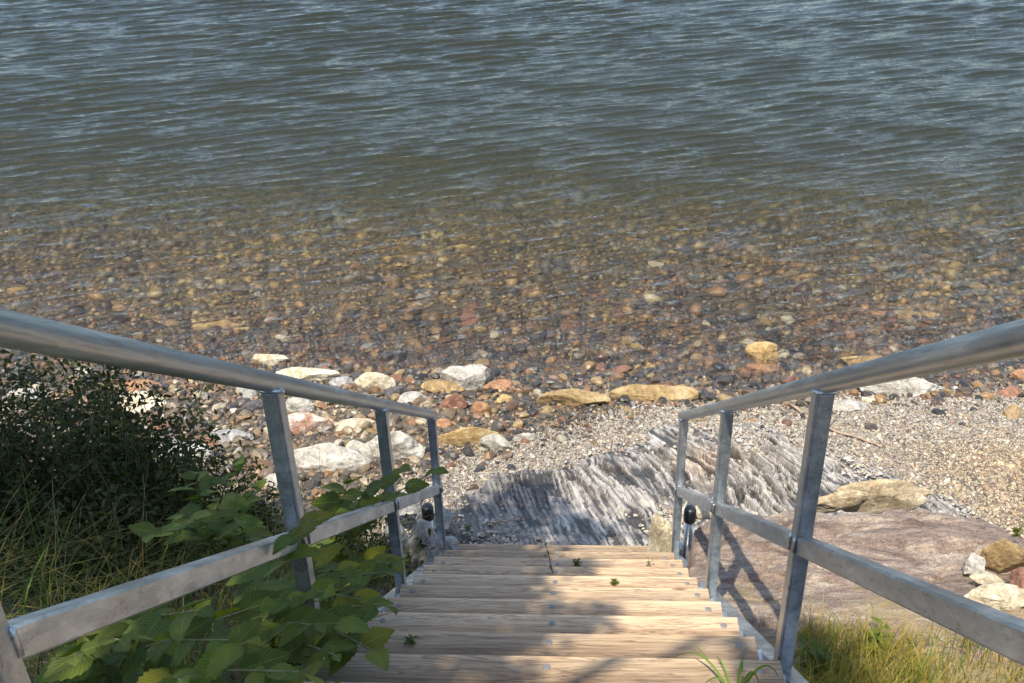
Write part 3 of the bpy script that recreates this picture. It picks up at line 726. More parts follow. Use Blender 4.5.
rock(437, 515, 30, 20, 'grey', 'shaded grey stone directly behind the left black cap', seed=104, zf=lambda x, y: -.2)
rock(274, 478, 20, 16, 'white', 'small whitish stone below the left end of the long low boulder', seed=105)
rock(398, 535, 22, 26, 'grey', 'mottled grey stone in the shade left of the large shaded grey boulder', seed=106, zf=lambda x, y: .1)

# ------------------------------------------------------------------ cobbles: every one its own object, largest 240 of them
r = np.random.default_rng(21)
kinds = ['rust', 'orange', 'tan', 'grey', 'dark', 'cream', 'white']
protos = {}
for k in kinds:
    for q in range(5):
        V, F = stone(3, r, 9, .96, .06); V = V*np.array([1.05, .8, .5]); me = mesh_np('cobble', V, F, RK[k], link=False); protos[(k, q)] = me.data; bpy.data.objects.remove(me)
zonewords = {'bed': 'lying under the rippled water of the lake', 'edge': 'in the wet stony strip along the water edge', 'beach': 'on the stony beach left of the stairs'}
colwords = {'rust': 'rust brown', 'orange': 'orange', 'tan': 'tan', 'grey': 'mid grey', 'dark': 'blackish', 'cream': 'cream', 'white': 'white'}
cnt = 0; placed = []; tries = 0; cob = []
while cnt < 235 and tries < 20000:
    tries += 1
    px = r.uniform(0, 1024); py = r.uniform(262, 450) if r.random() < .88 else r.uniform(235, 262)
    if py > 400 and px > 440: continue
    p = at(px, py, lambda x, y: float(ground_z(x, y)))
    x, y, z = p
    if y < shore_y(np.array([x]))[0]+.03: continue
    s = float(np.clip(r.lognormal(math.log(.045), .35), .032, .095))
    if any((x-a)**2+(y-b)**2 < (c*.9+s)**2 for a, b, c in HERO) or any((x-a)**2+(y-b)**2 < (c+s)**2*.8 for a, b, c in placed): continue
    zone = 'bed' if y > 3.15 else ('beach' if (x < -.9 and y < 2.35) else 'edge')
    wts = {'bed': [3, 3, 4, 1.2, 2, 2, .3], 'edge': [4, 3, 2.5, 2, 2.5, 1.3, .7], 'beach': [4, 2, 4, 1.5, 2, 1.5, .6]}[zone]
    k = kinds[r.choice(7, p=np.array(wts)/sum(wts))]
    o = bpy.data.objects.new('cobble', protos[(k, r.integers(0, 5))]); C.objects.link(o)
    o.location = (x, y, z+s*.22); o.scale = (s, s, s*r.uniform(.75, 1.25)); o.rotation_euler = (r.normal(0, .15), r.normal(0, .15), r.uniform(0, 6.28))
    cob.append((o, px, py, s, k, zone))
    placed.append((x, y, s)); cnt += 1

marks = [('the white wedge-shaped rock behind the right handrail', 905, 384), ('the bright ochre stone in the shallows', 763, 355), ('the right tan slab', 655, 392), ('the left tan slab', 575, 397),
 ('the angular whitish boulder', 467, 377), ('the cream boulder beyond the left handrail', 375, 382), ('the wide pale stone awash', 305, 374), ('the largest submerged tan stone', 222, 324), ('the pale cream rock above the shrub', 140, 401),
 ('the submerged flat tan stone at right', 912, 312), ('the brightest white boulder', 164, 449), ('the orange stone under the ripples', 678, 279), ('the whitish rock far left', 32, 392), ('the rust and white banded rock', 312, 424), ('the top of the third right post', 826, 388), ('the top of the second left post', 384, 404)]
cob.sort(key=lambda c: -c[3]); usedlab = {}
for rank, (o, px, py, s, k, zone) in enumerate(cob):
    size = 'big' if rank < 50 else ('medium-sized' if rank < 140 else 'small'); shape = 'rounded' if o.scale[2] > s*1.0 else 'flattish'
    opts = sorted(marks, key=lambda m_: math.hypot(m_[1]-px, (m_[2]-py)*1.6)); lab = None
    for nm, mx_, my_ in opts[:4]:
        dx, dy = px-mx_, py-my_; far = 'far ' if math.hypot(dx, dy) > 90 else ''
        if abs(dx) > 2.4*abs(dy): dr = 'right of' if dx > 0 else 'left of'
        elif abs(dy) > 1.2*abs(dx): dr = 'beyond' if dy < 0 else 'nearer than'
        else: dr = ('right and ' if dx > 0 else 'left and ')+('beyond' if dy < 0 else 'nearer than')
        for c_ in (f'{size} {colwords[k]} cobble {far}{dr} {nm}', f'{size} {shape} {colwords[k]} cobble {far}{dr} {nm}'):
            if c_ not in usedlab and len(c_.split()) <= 16: lab = c_; break
        if lab: break
    lab = lab or c_; usedlab[lab] = 1
    tag(o, lab, 'cobble', colwords[k]+' cobbles '+zonewords[zone])

# ------------------------------------------------------------------ driftwood
m, nt_, b, _ = mat('driftwood'); n1 = noise(nt_, mapping(nt_, (1, 1, 1)).outputs[0], 30, 5); c = ramp(nt_, n1.outputs[0], [(.3, (.2, .13, .08)), (.7, (.42, .31, .21))]).outputs[0]
nt_.links.new(c, b.inputs['Base Color']); b.inputs['Roughness'].default_value = .8; bump(nt_, b, n1.outputs[0], .5, .004); DRIFT = m
def stick(pxs, rad, label, lift=.02, twig=None):
    pts = [at(px, py, lambda x, y: surf_z(x, y)+lift) for px, py in pxs]
    pts = np.array(pts); t = np.linspace(0, len(pts)-1, 14); P = np.stack([np.interp(t, np.arange(len(pts)), pts[:, k]) for k in range(3)], -1)
    P[:, 2] += .006*np.sin(np.arange(14)*1.7); o = P[0].copy()
    mb = MB(); mb.tube(P-o, np.linspace(rad, rad*.55, 14), 8)
    if twig: 
        q = P[5]-o; mb.tube([q, q+np.array([.06, .05, .03]), q+np.array([.1, .12, .04])], np.array([rad*.5, rad*.4, rad*.2]), 6)
    ob = mb.build('driftwood_stick', DRIFT, smooth=True); ob.location = tuple(o); tag(ob, label, 'stick')
stick([(790, 404), (812, 420), (838, 432), (866, 440), (881, 447)], .012, 'long bent brown driftwood stick on the gravel behind the right railing', .02, True)
stick([(486, 523), (505, 521), (523, 518)], .008, 'short straight pale stick lying on the shaded bedrock at the stair foot', .08)

# ------------------------------------------------------------------ the staircase
TS = .7165; SLA = math.atan(TS); HR, HM, SP = .890, .443, 1.0572; XR = .6
stairs = empty('staircase', (0, 0, -.3)); tag(stairs, 'galvanised steel staircase with wooden treads and pipe railings running down to the beach', 'staircase')
def rel(o): o.location = (o.location[0], o.location[1], o.location[2]+.3); return o   # children are stored in world metres
RS = rotx(-SLA)   # local y runs down the slope
def slope_pt(x, s, dz): return np.array([x, -s, s*TS+dz])
SMAX = 3.45
galv_mid = galv('galvanised_bar', 1.0, .3)
for sd in (-1, 1):
    # handrail pipe
    mb = MB(); a = slope_pt(sd*XR, -.045, HR); b_ = slope_pt(sd*XR, SMAX, HR)
    mb.tube([a+(b_-a)*t for t in np.linspace(0, 1, 24)], .0224, 28)
    rel(mb.build('handrail', GALVP, stairs, smooth=True))
    # middle rail: an angle bar, upright leg and top leg
    mb = MB(); L = math.hypot(SMAX, SMAX*TS)+.03; o0 = slope_pt(sd*XR, -.02, HM)
    mb.box(-.016, .016, -L, 0, -.0235, .0215, R=RS, o=o0, bev=.004)
    rel(mb.build('middle_rail', galv_mid, stairs))
    # side stringer: channel
    mb = MB(); o0 = slope_pt(sd*XR, -.14, .016); L = math.hypot(SMAX+.1, (SMAX+.1)*TS)
    xi = .0 
    mb.box(-.004, .004, -L, 0, -.20, -.007, R=RS, o=o0+np.array([sd*.0, 0, 0]))
    lo, hi = (-.0045, .042) if sd > 0 else (-.042, .0045)
    mb.box(lo, hi, -L, 0, -.0065, .0, R=RS, o=o0); mb.box(lo, hi, -L, 0, -.207, -.2005, R=RS, o=o0)
    rel(mb.build('stringer', GALV, stairs))
    for k in range(4):
        s = k*SP+.0; x = sd*(XR+.0)
        z0 = s*TS-.15; z1 = s*TS+HR-.018
        mb = MB(); t = .006; hw = .0195
        # angle iron: web facing the stairs, flange facing uphill
        xin = x-sd*hw; xo = x+sd*hw
        mb.box(min(xin, xin+sd*t), max(xin, xin+sd*t), -s-hw, -s+hw, z0, z1, bev=.0015)
        mb.box(min(xin+sd*(t+.0002), xo), max(xin+sd*(t+.0002), xo), -s-hw, -s-hw+t, z0, z1, bev=.0015)
        post = rel(mb.build('post', GALVD, stairs))
        wb = MB(); zc = s*TS+HR-.03
        th = np.linspace(0, 2*math.pi, 15); wb.tube([(x+(hw+.001)*max(-1, min(1, 1.4*math.cos(a))), -s+(hw+.001)*max(-1, min(1, 1.4*math.sin(a))), zc+.72*(hw)*max(-1, min(1, 1.4*math.sin(a)))*-1+.006) for a in th], .0045+.001*np.cos(np.arange(15)*2.1), 6); wb.build('weld', GALV, post, True); wb = MB()
        zc = s*TS+HM; wb.tube([(x-sd*(hw+.001), -s+hw*.9, zc-.03), (x-sd*(hw+.002), -s+hw*.9, zc), (x-sd*(hw+.001), -s+hw*.9, zc+.016)], .004, 6); wb.build('weld', GALV, post, True); wb = MB()
        wb.tube([(x-sd*(hw+.001), -s-hw-.001, zc-.008), (x-sd*(hw+.002), -s-hw-.001, zc+.02), (x-sd*(hw+.001), -s-hw-.001, zc+.035)], .004, 6)
        wb.build('weld', GALV, post, True)
# gusset tops + welds are in the posts' look; treads
NT = 14
tread_me = None
def make_tread(k):
    y1 = .10-.25*k; z1 = TS*.25*k
    mb = MB(); zj = [0, 0]
    bw = .14; w0 = -.575+random.uniform(-.006, .006); w1 = .575+random.uniform(-.006, .006)
    # two boards with shallow rounded grooves along them
    for q in range(2):
        ya = -.0-q*(bw+.006); n = 10; ys_, zs_ = [], []
        for g in range(n):
            a = ya-bw*g/n; e = bw/n
            ys_ += [a-.12*e, a-.22*e, a-.78*e, a-.88*e]; zs_ += [-.0004, 0, 0, -.0004]
        ys_ = [ya, ya]+ys_+[ya-bw, ya-bw]; zs_ = [-.038, -.004]+zs_+[-.004, -.038]
        m_ = len(ys_); V = np.array([(x, yy, zz) for x in (w0, w1) for yy, zz in zip(ys_, zs_)])
        Fq = [(j, j+1, m_+j+1, m_+j) for j in range(m_-1)]+[(m_-1, 0, m_, 2*m_-1)]
        n0 = mb.n; mb.add(V, [f[::-1] for f in Fq])
        for side_ in (0, 1):
            off = side_*m_
            for j in range(1, m_//2):
                mb.F4.append(np.array([[off+j-1, off+j, off+m_-1-j, off+m_-j]])+n0) if j < m_//2 else None
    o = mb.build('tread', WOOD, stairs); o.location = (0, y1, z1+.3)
    for bx in (-.53, 0, .53):
        bb = MB(); th = np.linspace(0, 6.283, 13)[:-1]
        bb.tube([(0, 0, -.004), (0, 0, .0006), (0, 0, .0016)], np.array([.0105, .0105, .008]), 14)
        q = bb.build('bolt', BOLT, o, smooth=True); q.location = (bx+random.uniform(-.004, .004), -.038+random.uniform(-.004, .004), 0)
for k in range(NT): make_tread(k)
for sd in (-1, 1):
    for k in range(NT):
        y1 = .10-.25*k; z1 = TS*.25*k
        mb = MB(); xa = sd*(XR-.0045)
        lo, hi = sorted((xa, xa-sd*.045))
        mb.box(lo, hi, y1-.27, y1-.012, z1-.046, z1-.0395)
        lo, hi = sorted((xa, xa-sd*.006)); mb.box(lo, hi, y1-.27, y1-.012, z1-.09, z1-.0465)
        rel(mb.build('tread_bracket', GALV, stairs))
    # adjustable pipe leg with black cap
    x = sd*.683; y = .13
    mb = MB(); mb.tube([(x, y, -.6), (x, y, .19)], .024, 18); leg = rel(mb.build('support_leg', GALV, stairs, smooth=True))
    mb = MB(); mb.tube([(x, y, .145), (x, y, .15), (x, y, .215), (x, y, .228), (x, y, .232)], np.array([.029, .032, .032, .027, .012]), 20)
    c_ = mb.build('cap', BLACK, leg, smooth=True)
    mb = MB(); lo, hi = sorted((sd*.606, sd*.66)); mb.box(lo, hi, y-.03, y+.03, -.14, -.02, bev=.004)
    rel(mb.build('leg_bracket', GALV, stairs))

# ------------------------------------------------------------------ vegetation
def leaf_mat(name, c1, c2, vein, trans=.35, rough=.45):
    m = bpy.data.materials.new(name); m.use_nodes = True; nt = m.node_tree; nt.nodes.clear()
    out = nt.nodes.new('ShaderNodeOutputMaterial'); b = nt.nodes.new('ShaderNodeBsdfPrincipled'); tl = nt.nodes.new('ShaderNodeBsdfTranslucent'); mx = nt.nodes.new('ShaderNodeMixShader')
    a = nt.nodes.new('ShaderNodeVertexColor'); a.layer_name = 'Col'
    n1 = noise(nt, mapping(nt).outputs[0], 12, 5, .6)
    c = ramp(nt, n1.outputs[0], [(.3, c1), (.7, c2)]).outputs[0]
    c = mixc(nt, c, a.outputs[0], 1.0, 'MULTIPLY')
    if vein:
        uv = nt.nodes.new('ShaderNodeUVMap'); sp = nt.nodes.new('ShaderNodeSeparateXYZ'); nt.links.new(uv.outputs[0], sp.inputs[0])
        def M_(op, x, y=None):
            q = nt.nodes.new('ShaderNodeMath'); q.operation = op
            for i, v in enumerate((x, y)):
                if v is None: continue
                if isinstance(v, (int, float)): q.inputs[i].default_value = v
                else: nt.links.new(v, q.inputs[i])
            return q.outputs[0]
        au = M_('ABSOLUTE', sp.outputs[0]); t = M_('SUBTRACT', sp.outputs[1], M_('MULTIPLY', au, .28)); fr = M_('FRACT', M_('MULTIPLY', t, 11.0))
        tri = M_('ABSOLUTE', M_('SUBTRACT', fr, .5)); v1 = M_('GREATER_THAN', tri, .43); v2 = M_('LESS_THAN', au, .05); vv = M_('MAXIMUM', v1, v2)
        c = mixc(nt, c, (c2[0]*1.8, c2[1]*1.6, c2[2]*1.5), M_('MULTIPLY', vv, .55))
        bp = nt.nodes.new('ShaderNodeBump'); bp.inputs['Strength'].default_value = .6; bp.inputs['Distance'].default_value = .003; nt.links.new(M_('SUBTRACT', .5, tri), bp.inputs['Height'])
        nt.links.new(bp.outputs[0], b.inputs['Normal'])
    nt.links.new(c, b.inputs['Base Color']); b.inputs['Roughness'].default_value = rough; b.inputs['Specular IOR Level'].default_value = .3 if vein else .15
    tc_ = mixc(nt, c, (1.3, 1.5, .5), 1.0, 'MULTIPLY'); nt.links.new(tc_, tl.inputs[0])
    mx.inputs[0].default_value = trans; nt.links.new(b.outputs[0], mx.inputs[1]); nt.links.new(tl.outputs[0], mx.inputs[2]); nt.links.new(mx.outputs[0], out.inputs[0])
    return m
LEAF = leaf_mat('broad_green_leaf', (.055, .085, .012), (.105, .145, .020), True, .35, .6)
LEAFD = leaf_mat('small_dark_leaf', (.020, .026, .007), (.042, .052, .013), False, .25, .65)
GRASS = leaf_mat('grass_blade', (.10, .15, .03), (.22, .24, .06), False, .3, .6)
LEAFT = leaf_mat('tree_leaf', (.04, .08, .02), (.07, .12, .03), False, .3)
m, nt_, b, _ = mat('green_stem'); n1 = noise(nt_, mapping(nt_).outputs[0], 30, 4); c = ramp(nt_, n1.outputs[0], [(.3, (.10, .09, .04)), (.7, (.17, .18, .07))]).outputs[0]
nt_.links.new(c, b.inputs['Base Color']); b.inputs['Roughness'].default_value = .7; STEM = m
m, nt_, b, _ = mat('tree_bark'); n1 = noise(nt_, mapping(nt_, (1, 1, .2)).outputs[0], 14, 6, .7); c = ramp(nt_, n1.outputs[0], [(.3, (.06, .045, .035)), (.7, (.2, .16, .13))]).outputs[0]
nt_.links.new(c, b.inputs['Base Color']); b.inputs['Roughness'].default_value = .9; bump(nt_, b, n1.outputs[0], .8, .03); BARK = m

def leaf_shape(nseg=12, width=.52, serr=.05, fold=.22, droop=.25):
    """unit leaf along +Y, base at origin; returns V, F4, uv"""
    t = np.linspace(0, 1, nseg+1)
    wv = width*.5*np.sin(np.pi*t**.78)**.8*(1-.30*t); wv[0] = 0; wv[-1] = 0
    V = []; uv = []
    for i, tt in enumerate(t):
        z = -droop*tt*tt
        s = 1+(serr*1.6 if i % 2 else -serr*1.6) if 0 < i < nseg else 1
        for u in (-1, -.5, 0, .5, 1):
            ww = wv[i]*u*(s if abs(u) == 1 else 1)
            V.append((ww, tt-(.03 if abs(u) == 1 and i % 2 == 0 else 0), z+abs(ww)*fold*2*.6)); uv.append((u, tt))
    F = []
    for i in range(nseg):
        for j in range(4): F.append((i*5+j, i*5+j+1, (i+1)*5+j+1, (i+1)*5+j))
    return np.array(V), np.array(F), np.array(uv, float)
LS = leaf_shape(14, .68, .04, .16, .16); LSM = leaf_shape(4, .5, 0)
class LeafBag:
    def __init__(s): s.V = []; s.F = []; s.U = []; s.C = []; s.n = 0
    def add(s, shape, pos, direc, size, roll=0.0, up=(0, 0, 1), tint=(1, 1, 1), wid=1.0):
        V, F, U = shape; y = np.asarray(direc, float); y = y/np.linalg.norm(y); upv = np.asarray(up, float)
        x = np.cross(y, upv); x /= np.linalg.norm(x)+1e-9; z = np.cross(x, y)
        c_, s_ = math.cos(roll), math.sin(roll); x2 = x*c_+z*s_; z2 = np.cross(x2, y)
        W = V*np.array([wid, 1, 1])*size; s.V.append(W[:, :1]*x2+W[:, 1:2]*y+W[:, 2:]*z2+np.asarray(pos)); s.F.append(F+s.n); s.U.append(U)
        s.C.append(np.tile(np.asarray(tint, float), (len(V), 1))); s.n += len(V)
    def build(s, name, mat, parent=None, origin=(0, 0, 0)):
        return mesh_np(name, np.concatenate(s.V)-np.asarray(origin), np.concatenate(s.F), mat, parent, True, np.concatenate(s.C), np.concatenate(s.U))

def sapling(stems, label, seed, leafsize=(.075, .115), name='leafy_sapling', cat='sapling', group=None):
    """stems: list of polylines in world metres, leaves alternate along them"""
    rng = np.random.default_rng(seed); base = np.asarray(stems[0][0], float)
    root = empty(name, tuple(base)); tag(root, label, cat, group)
    mb = MB(); lb = LeafBag()
    for st in stems:
        st = np.asarray(st, float); m_ = len(st); t = np.linspace(0, m_-1, 26)
        P = np.stack([np.interp(t, np.arange(m_), st[:, k]) for k in range(3)], -1)
        for _ in range(3): P[1:-1] = (P[:-2]+2*P[1:-1]+P[2:])/4
        mb.tube(P-base, np.linspace(.006, .0015, 26), 6)
        L = np.linalg.norm(np.diff(P, axis=0), axis=1).sum(); n = max(4, int(L/.088))
        for i in range(n+1):
            f = .22+.78*i/n; k = f*25; i0 = min(24, int(k)); p = P[i0]+(P[i0+1]-P[i0])*(k-i0); d = P[i0+1]-P[i0]; d /= np.linalg.norm(d)
            side = np.cross(d, (0, 0, 1)); side /= np.linalg.norm(side)+1e-9; sg = 1 if i % 2 else -1
            if i == n: dirv = d+np.array([0, 0, -.25])
            else: dirv = side*sg*rng.uniform(.5, 1)+d*rng.uniform(.2, .9)+np.array([0, 0, rng.uniform(-.35, .15)])+rng.normal(0, .16, 3)
            sz = rng.uniform(*leafsize)*rng.choice([.6, .85, 1, 1, 1.15])*(.65+.5*math.sin(math.pi*min(1, f)))
            lb.add(LS, p, dirv, sz, roll=rng.normal(0, .4), tint=np.array([1, 1, 1])*rng.uniform(.65, 1.3)*(np.array([rng.uniform(.9, 1.2), 1, .9]) if rng.random() > .08 else np.array([2.0, 1.35, .8])), wid=rng.uniform(.9, 1.15))
    mb.build('stem', STEM, root, True); lb.build('leaves', LEAF, root, base)
    return root
def wp(px, py, dist): return CAM+ray(px, py)*dist

# saplings on the left bank: stems rise from the ground beside the stairs and arch over the rail
def gp(px, py):
    return at(px, py, lambda x, y: float(ground_z(x, y)))
def stem_to(tip, base_xy, mid_lift=.15):
    b = np.array([base_xy[0], base_xy[1], float(ground_z(base_xy[0], base_xy[1]))-.02]); tip = np.asarray(tip); m1 = b*.42+tip*.58; m1[2] = b[2]*.36+tip[2]*.64+.09
    m0 = b*.8+tip*.2; m0[2] = b[2]*.4+m1[2]*.6
    return [b, m0, m1, tip]
sap = [
 ('sapling with broad toothed leaves reaching over the left middle rail near the second post', (-1.0, -.85), [(434, 472, 3.3), (398, 470, 3.25), (350, 478, 3.35), (365, 490, 3.3), (395, 565, 3.2)], 1),
 ('sapling with large toothed leaves hanging beside the left edge of the stairs', (-.86, -1.7), [(372, 650, 2.2), (385, 605, 2.45), (340, 625, 2.15), (325, 660, 2.05)], 2),
 ('sapling with lighter green leaves above the left middle rail, right of the dark shrub', (-1.5, -.7), [(196, 472, 3.6), (236, 462, 3.6), (150, 535, 3.3), (262, 480, 3.5), (215, 505, 3.4), (180, 515, 3.4), (240, 520, 3.4)], 3),
 ('low sapling with big shaded leaves in the bottom left corner under the middle rail', (-1.25, -2.1), [(200, 610, 2.2), (120, 640, 2.1), (235, 640, 2.1), (75, 655, 2.0), (260, 605, 2.3)], 4),
 ('sapling crowding under the left middle rail between the third post and the stairs', (-1.0, -1.4), [(345, 570, 2.75), (385, 572, 2.95), (362, 600, 2.65), (318, 560, 2.75)], 5),
 ('sapling whose leaves hide the lower half of the third left post', (-.92, -1.85), [(304, 520, 2.15), (326, 590, 2.1), (318, 625, 2.1), (335, 655, 2.05)], 7),
 ('short leafy sapling at the bottom edge of the picture left of the first treads', (-.95, -2.3), [(300, 672, 1.85), (180, 680, 1.85), (250, 640, 1.95), (335, 685, 1.9)], 6),
]
for lab, bxy, tips, sd_ in sap:
    sapling([stem_to(wp(*t), (bxy[0]+.04*i, bxy[1]-.03*i)) for i, t in enumerate(tips)], lab, sd_)

# shrubs: many small leaves on forking twigs
def shrub(name, cx, cy, rx, ry, hgt, nst, nleaf, size, label, seed, matl=LEAFD, cat='shrub', tint=(1, 1, 1), thin=.004, lean=(0, 0), shape=LSM):
    rng = np.random.default_rng(seed); z0 = float(ground_z(cx, cy)); base = np.array([cx, cy, z0])
    root = empty(name, tuple(base)); tag(root, label, cat); mb = MB(); lb = LeafBag(); tips = []
    for _ in range(nst):
        a = rng.uniform(0, 6.28); q = math.sqrt(rng.random()); bx, by = cx+rx*.8*q*math.cos(a), cy+ry*.8*q*math.sin(a); b0 = np.array([bx, by, float(ground_z(bx, by))-.02])
        top = b0+np.array([rng.normal(0, .16)+lean[0], rng.normal(0, .16)+lean[1], hgt*rng.uniform(.55, 1.15)*math.sqrt(max(.15, 1-q*q*.7))])
        mid = (b0+top)/2+rng.normal(0, .07, 3); t = np.linspace(0, 1, 9)[:, None]
        P = (1-t)**2*b0+2*t*(1-t)*mid+t**2*top; mb.tube(P-base, np.linspace(thin, thin*.3, 9), 5); tips.append(P)
    tips = np.array(tips)
    for _ in range(nleaf):
        P = tips[rng.integers(0, len(tips))]; k = rng.integers(2, 9) if rng.random() < .85 else 1; p = P[k]+rng.normal(0, .045, 3)
        d = rng.normal(0, 1, 3); d[2] = d[2]*.5-.1
        lb.add(shape, p, d, size*rng.uniform(.6, 1.35), roll=rng.normal(0, .5), tint=np.array(tint)*rng.uniform(.65, 1.4)*np.array([rng.uniform(.85, 1.25), 1, .9]))
    mb.build('stem', STEM, root, True); lb.build('foliage', matl, root, base)
    return root
shrub('dark_shrub', -2.35, -.15, .78, .62, 1.08, 190, 26000, .034, 'dark small-leaved shrub filling the left side behind the middle rail', 1)
shrub('dark_shrub', -1.7, .1, .42, .35, .33, 60, 4500, .03, 'lower dark shrub in front of the whitish boulders, right of the tall dark shrub', 2)
shrub('dark_shrub', -1.95, -.95, .55, .4, .42, 60, 3500, .036, 'low shaded shrub just above the left middle rail', 3)
shrub('dark_shrub', -1.05, -.25, .28, .4, .30, 40, 1800, .035, 'small dark shrub between the third left post and the shaded grey boulders', 4)

# grass: nobody could count it
def grass(name, n, reg, hgt, label, seed, droop=.5, wid=.004, tint=(1, 1, 1), green=.5, zadd=0):
    rng = np.random.default_rng(seed); xy = []
    while len(xy) < n:
        q = reg(rng)
        if q is not None: xy.append(q)
    xy = np.array(xy); z = np.array([surf_z(*q) for q in xy])+zadd
    ns = 6; t = np.linspace(0, 1, ns); a = rng.uniform(0, 6.28, n); H = hgt*rng.lognormal(-.1, .35, n); dr = droop*rng.uniform(.2, 1.3, n)
    dx, dy = np.cos(a), np.sin(a)
    out = dr[:, None]*H[:, None]*t[None]**2; up_ = H[:, None]*(t[None]-.35*dr[:, None]*t[None]**3)
    cx = xy[:, :1]+dx[:, None]*out; cy = xy[:, 1:]+dy[:, None]*out; cz = z[:, None]-.01+up_
    wv = wid*(1-t**1.5)[None]*rng.uniform(.6, 1.4, n)[:, None]+.0004; px, py = -dy[:, None]*wv, dx[:, None]*wv
    V = np.stack([np.stack([cx-px, cy-py, cz], -1), np.stack([cx+px, cy+py, cz], -1)], 2).reshape(n, ns*2, 3)
    f0 = np.array([(2*i, 2*i+1, 2*i+3, 2*i+2) for i in range(ns-1)]); F = (f0[None]+(np.arange(n)*ns*2)[:, None, None]).reshape(-1, 4)
    dry = (rng.random(n) > green)[:, None]; c = np.where(dry, np.array([1.7, 1.25, 1.3])[None], np.array([.75, 1.0, .7])[None])*rng.uniform(.7, 1.3, n)[:, None]*np.array(tint)
    o = mesh_np(name, V.reshape(-1, 3), F, GRASS, None, True, np.repeat(c, ns*2, axis=0), np.zeros((n*ns*2, 2)))
    return tag(o, label, 'grass', kind='stuff')
def reg_right(rng):
    px = rng.uniform(745, 1100); top = np.interp(px, [745, 780, 820, 900, 1024, 1100], [660, 640, 628, 640, 640, 640]); py = rng.uniform(top, 760)
    p = at(px, py, lambda x, y: float(SLAB(x, y))); 
    if vn(np.array([p[0]*5, p[1]*5, 0]), 5) < -.05 and rng.random() < .8: return None
    return p[0], p[1]
grass('grass', 4200, reg_right, .12, 'yellow-green grass growing over the near end of the pinkish slab', 1, green=.22, wid=.0013, droop=.55, tint=(1.05, .9, .8))
def reg_left(rng):
    x = rng.uniform(-3.2, -.75); y = rng.uniform(-2.6, -.1)
    return (x, y)
grass('grass', 3800, reg_left, .26, 'tangled long grass among the shrubs on the left bank', 2, droop=1.5, green=.35, wid=.0022, tint=(.55, .5, .5))
def reg_top(rng):
    x = rng.uniform(-6, 6); y = rng.uniform(-7, -1.6)
    return None if (abs(x) < .8 or (x > 0 and y > -2.2 and x < 3)) else (x, y)
grass('grass', 6000, reg_top, .2, 'long grass on the upper bank on both sides of the stairs', 3, droop=.8)

# weeds
def weed(cx, cy, n, size, label, seed, hgt=.15, z=None, name='weed', tint=(1, 1, 1), lean=(0, 0)):
    rng = np.random.default_rng(seed); z = surf_z(cx, cy) if z is None else z; base = np.array([cx, cy, z]); root = empty(name, tuple(base)); tag(root, label, 'weed')
    mb = MB(); lb = LeafBag()
    for i in range(n):
        a = rng.uniform(0, 6.28); top = np.array([math.cos(a)*hgt*.5*rng.random()+lean[0], math.sin(a)*hgt*.5*rng.random()+lean[1], hgt*rng.uniform(.6, 1.1)])
        P = np.array([[0, 0, -.01], top*.5+np.array([0, 0, hgt*.1]), top]); mb.tube(P, np.array([.002, .0016, .0008])*max(.5, hgt/.15), 5)
        for k in range(7):
            p = P[0]+(P[2]-P[0])*(k+1.5)/8.5; d = np.array([math.cos(a+k*2.4), math.sin(a+k*2.4), rng.uniform(-.1, .6)])
            lb.add(LSM, base+p, d, size*rng.uniform(.7, 1.2), tint=np.array(tint)*rng.uniform(.8, 1.2), wid=.8)
    mb.build('stem', STEM, root, True); lb.build('leaves', LEAF, root, base); return root
p = at(815, 668, SLAB); weed(p[0], p[1], 7, .06, 'dark leafy weed at the base of the third right post', 4, .13)
p = at(868, 648, SLAB); weed(p[0], p[1], 4, .05, 'bright green leafy weed among the grass on the right', 5, .12, tint=(1.5, 1.4, 1))
p = at(1012, 548, SLAB); weed(p[0], p[1], 6, .022, 'small grey-green plant growing over the tan brown rock on the right', 6, .07, z=float(SLAB(p[0], p[1]))+.07, tint=(1.5, 1.2, 1.2))
p = at(468, 530, lambda x, y: -.2); weed(p[0], p[1], 5, .02, 'low mossy plant at the left end of the bedrock beside the lowest tread', 7, .05, z=-.2)
# seedlings on the treads
def tread_z(k): return TS*.25*k+.001
def on_tread(px, py, k, back=.045):
    return at(px, py, tread_z(k))[0], .10-.25*k-back
q = on_tread(553, 592, 3); weed(q[0], q[1], 1, .022, 'thin upright seedling growing from a gap in the middle of the lower treads', 8, .19, z=tread_z(3)-.01, name='seedling', tint=(.9, .8, .8))
q = on_tread(577, 583, 2); weed(q[0], q[1], 4, .022, 'tiny low seedling on the treads right of the thin upright one', 9, .03, z=tread_z(2), name='seedling')
q = on_tread(616, 607, 4); weed(q[0], q[1], 4, .020, 'tiny sprig lying across a tread right of the middle bolts', 10, .02, z=tread_z(4), name='seedling', tint=(1.3, 1, .8))
q = on_tread(405, 676, 8); weed(q[0], q[1], 4, .018, 'tiny sprig on the tread at the bottom left of the stairs', 11, .03, z=tread_z(8), name='seedling')
q = on_tread(649, 576, 2); weed(q[0], q[1], 2, .012, 'wispy dry seedling near the right end of a lower tread', 12, .07, z=tread_z(2), name='seedling', tint=(2, 1.4, 1))
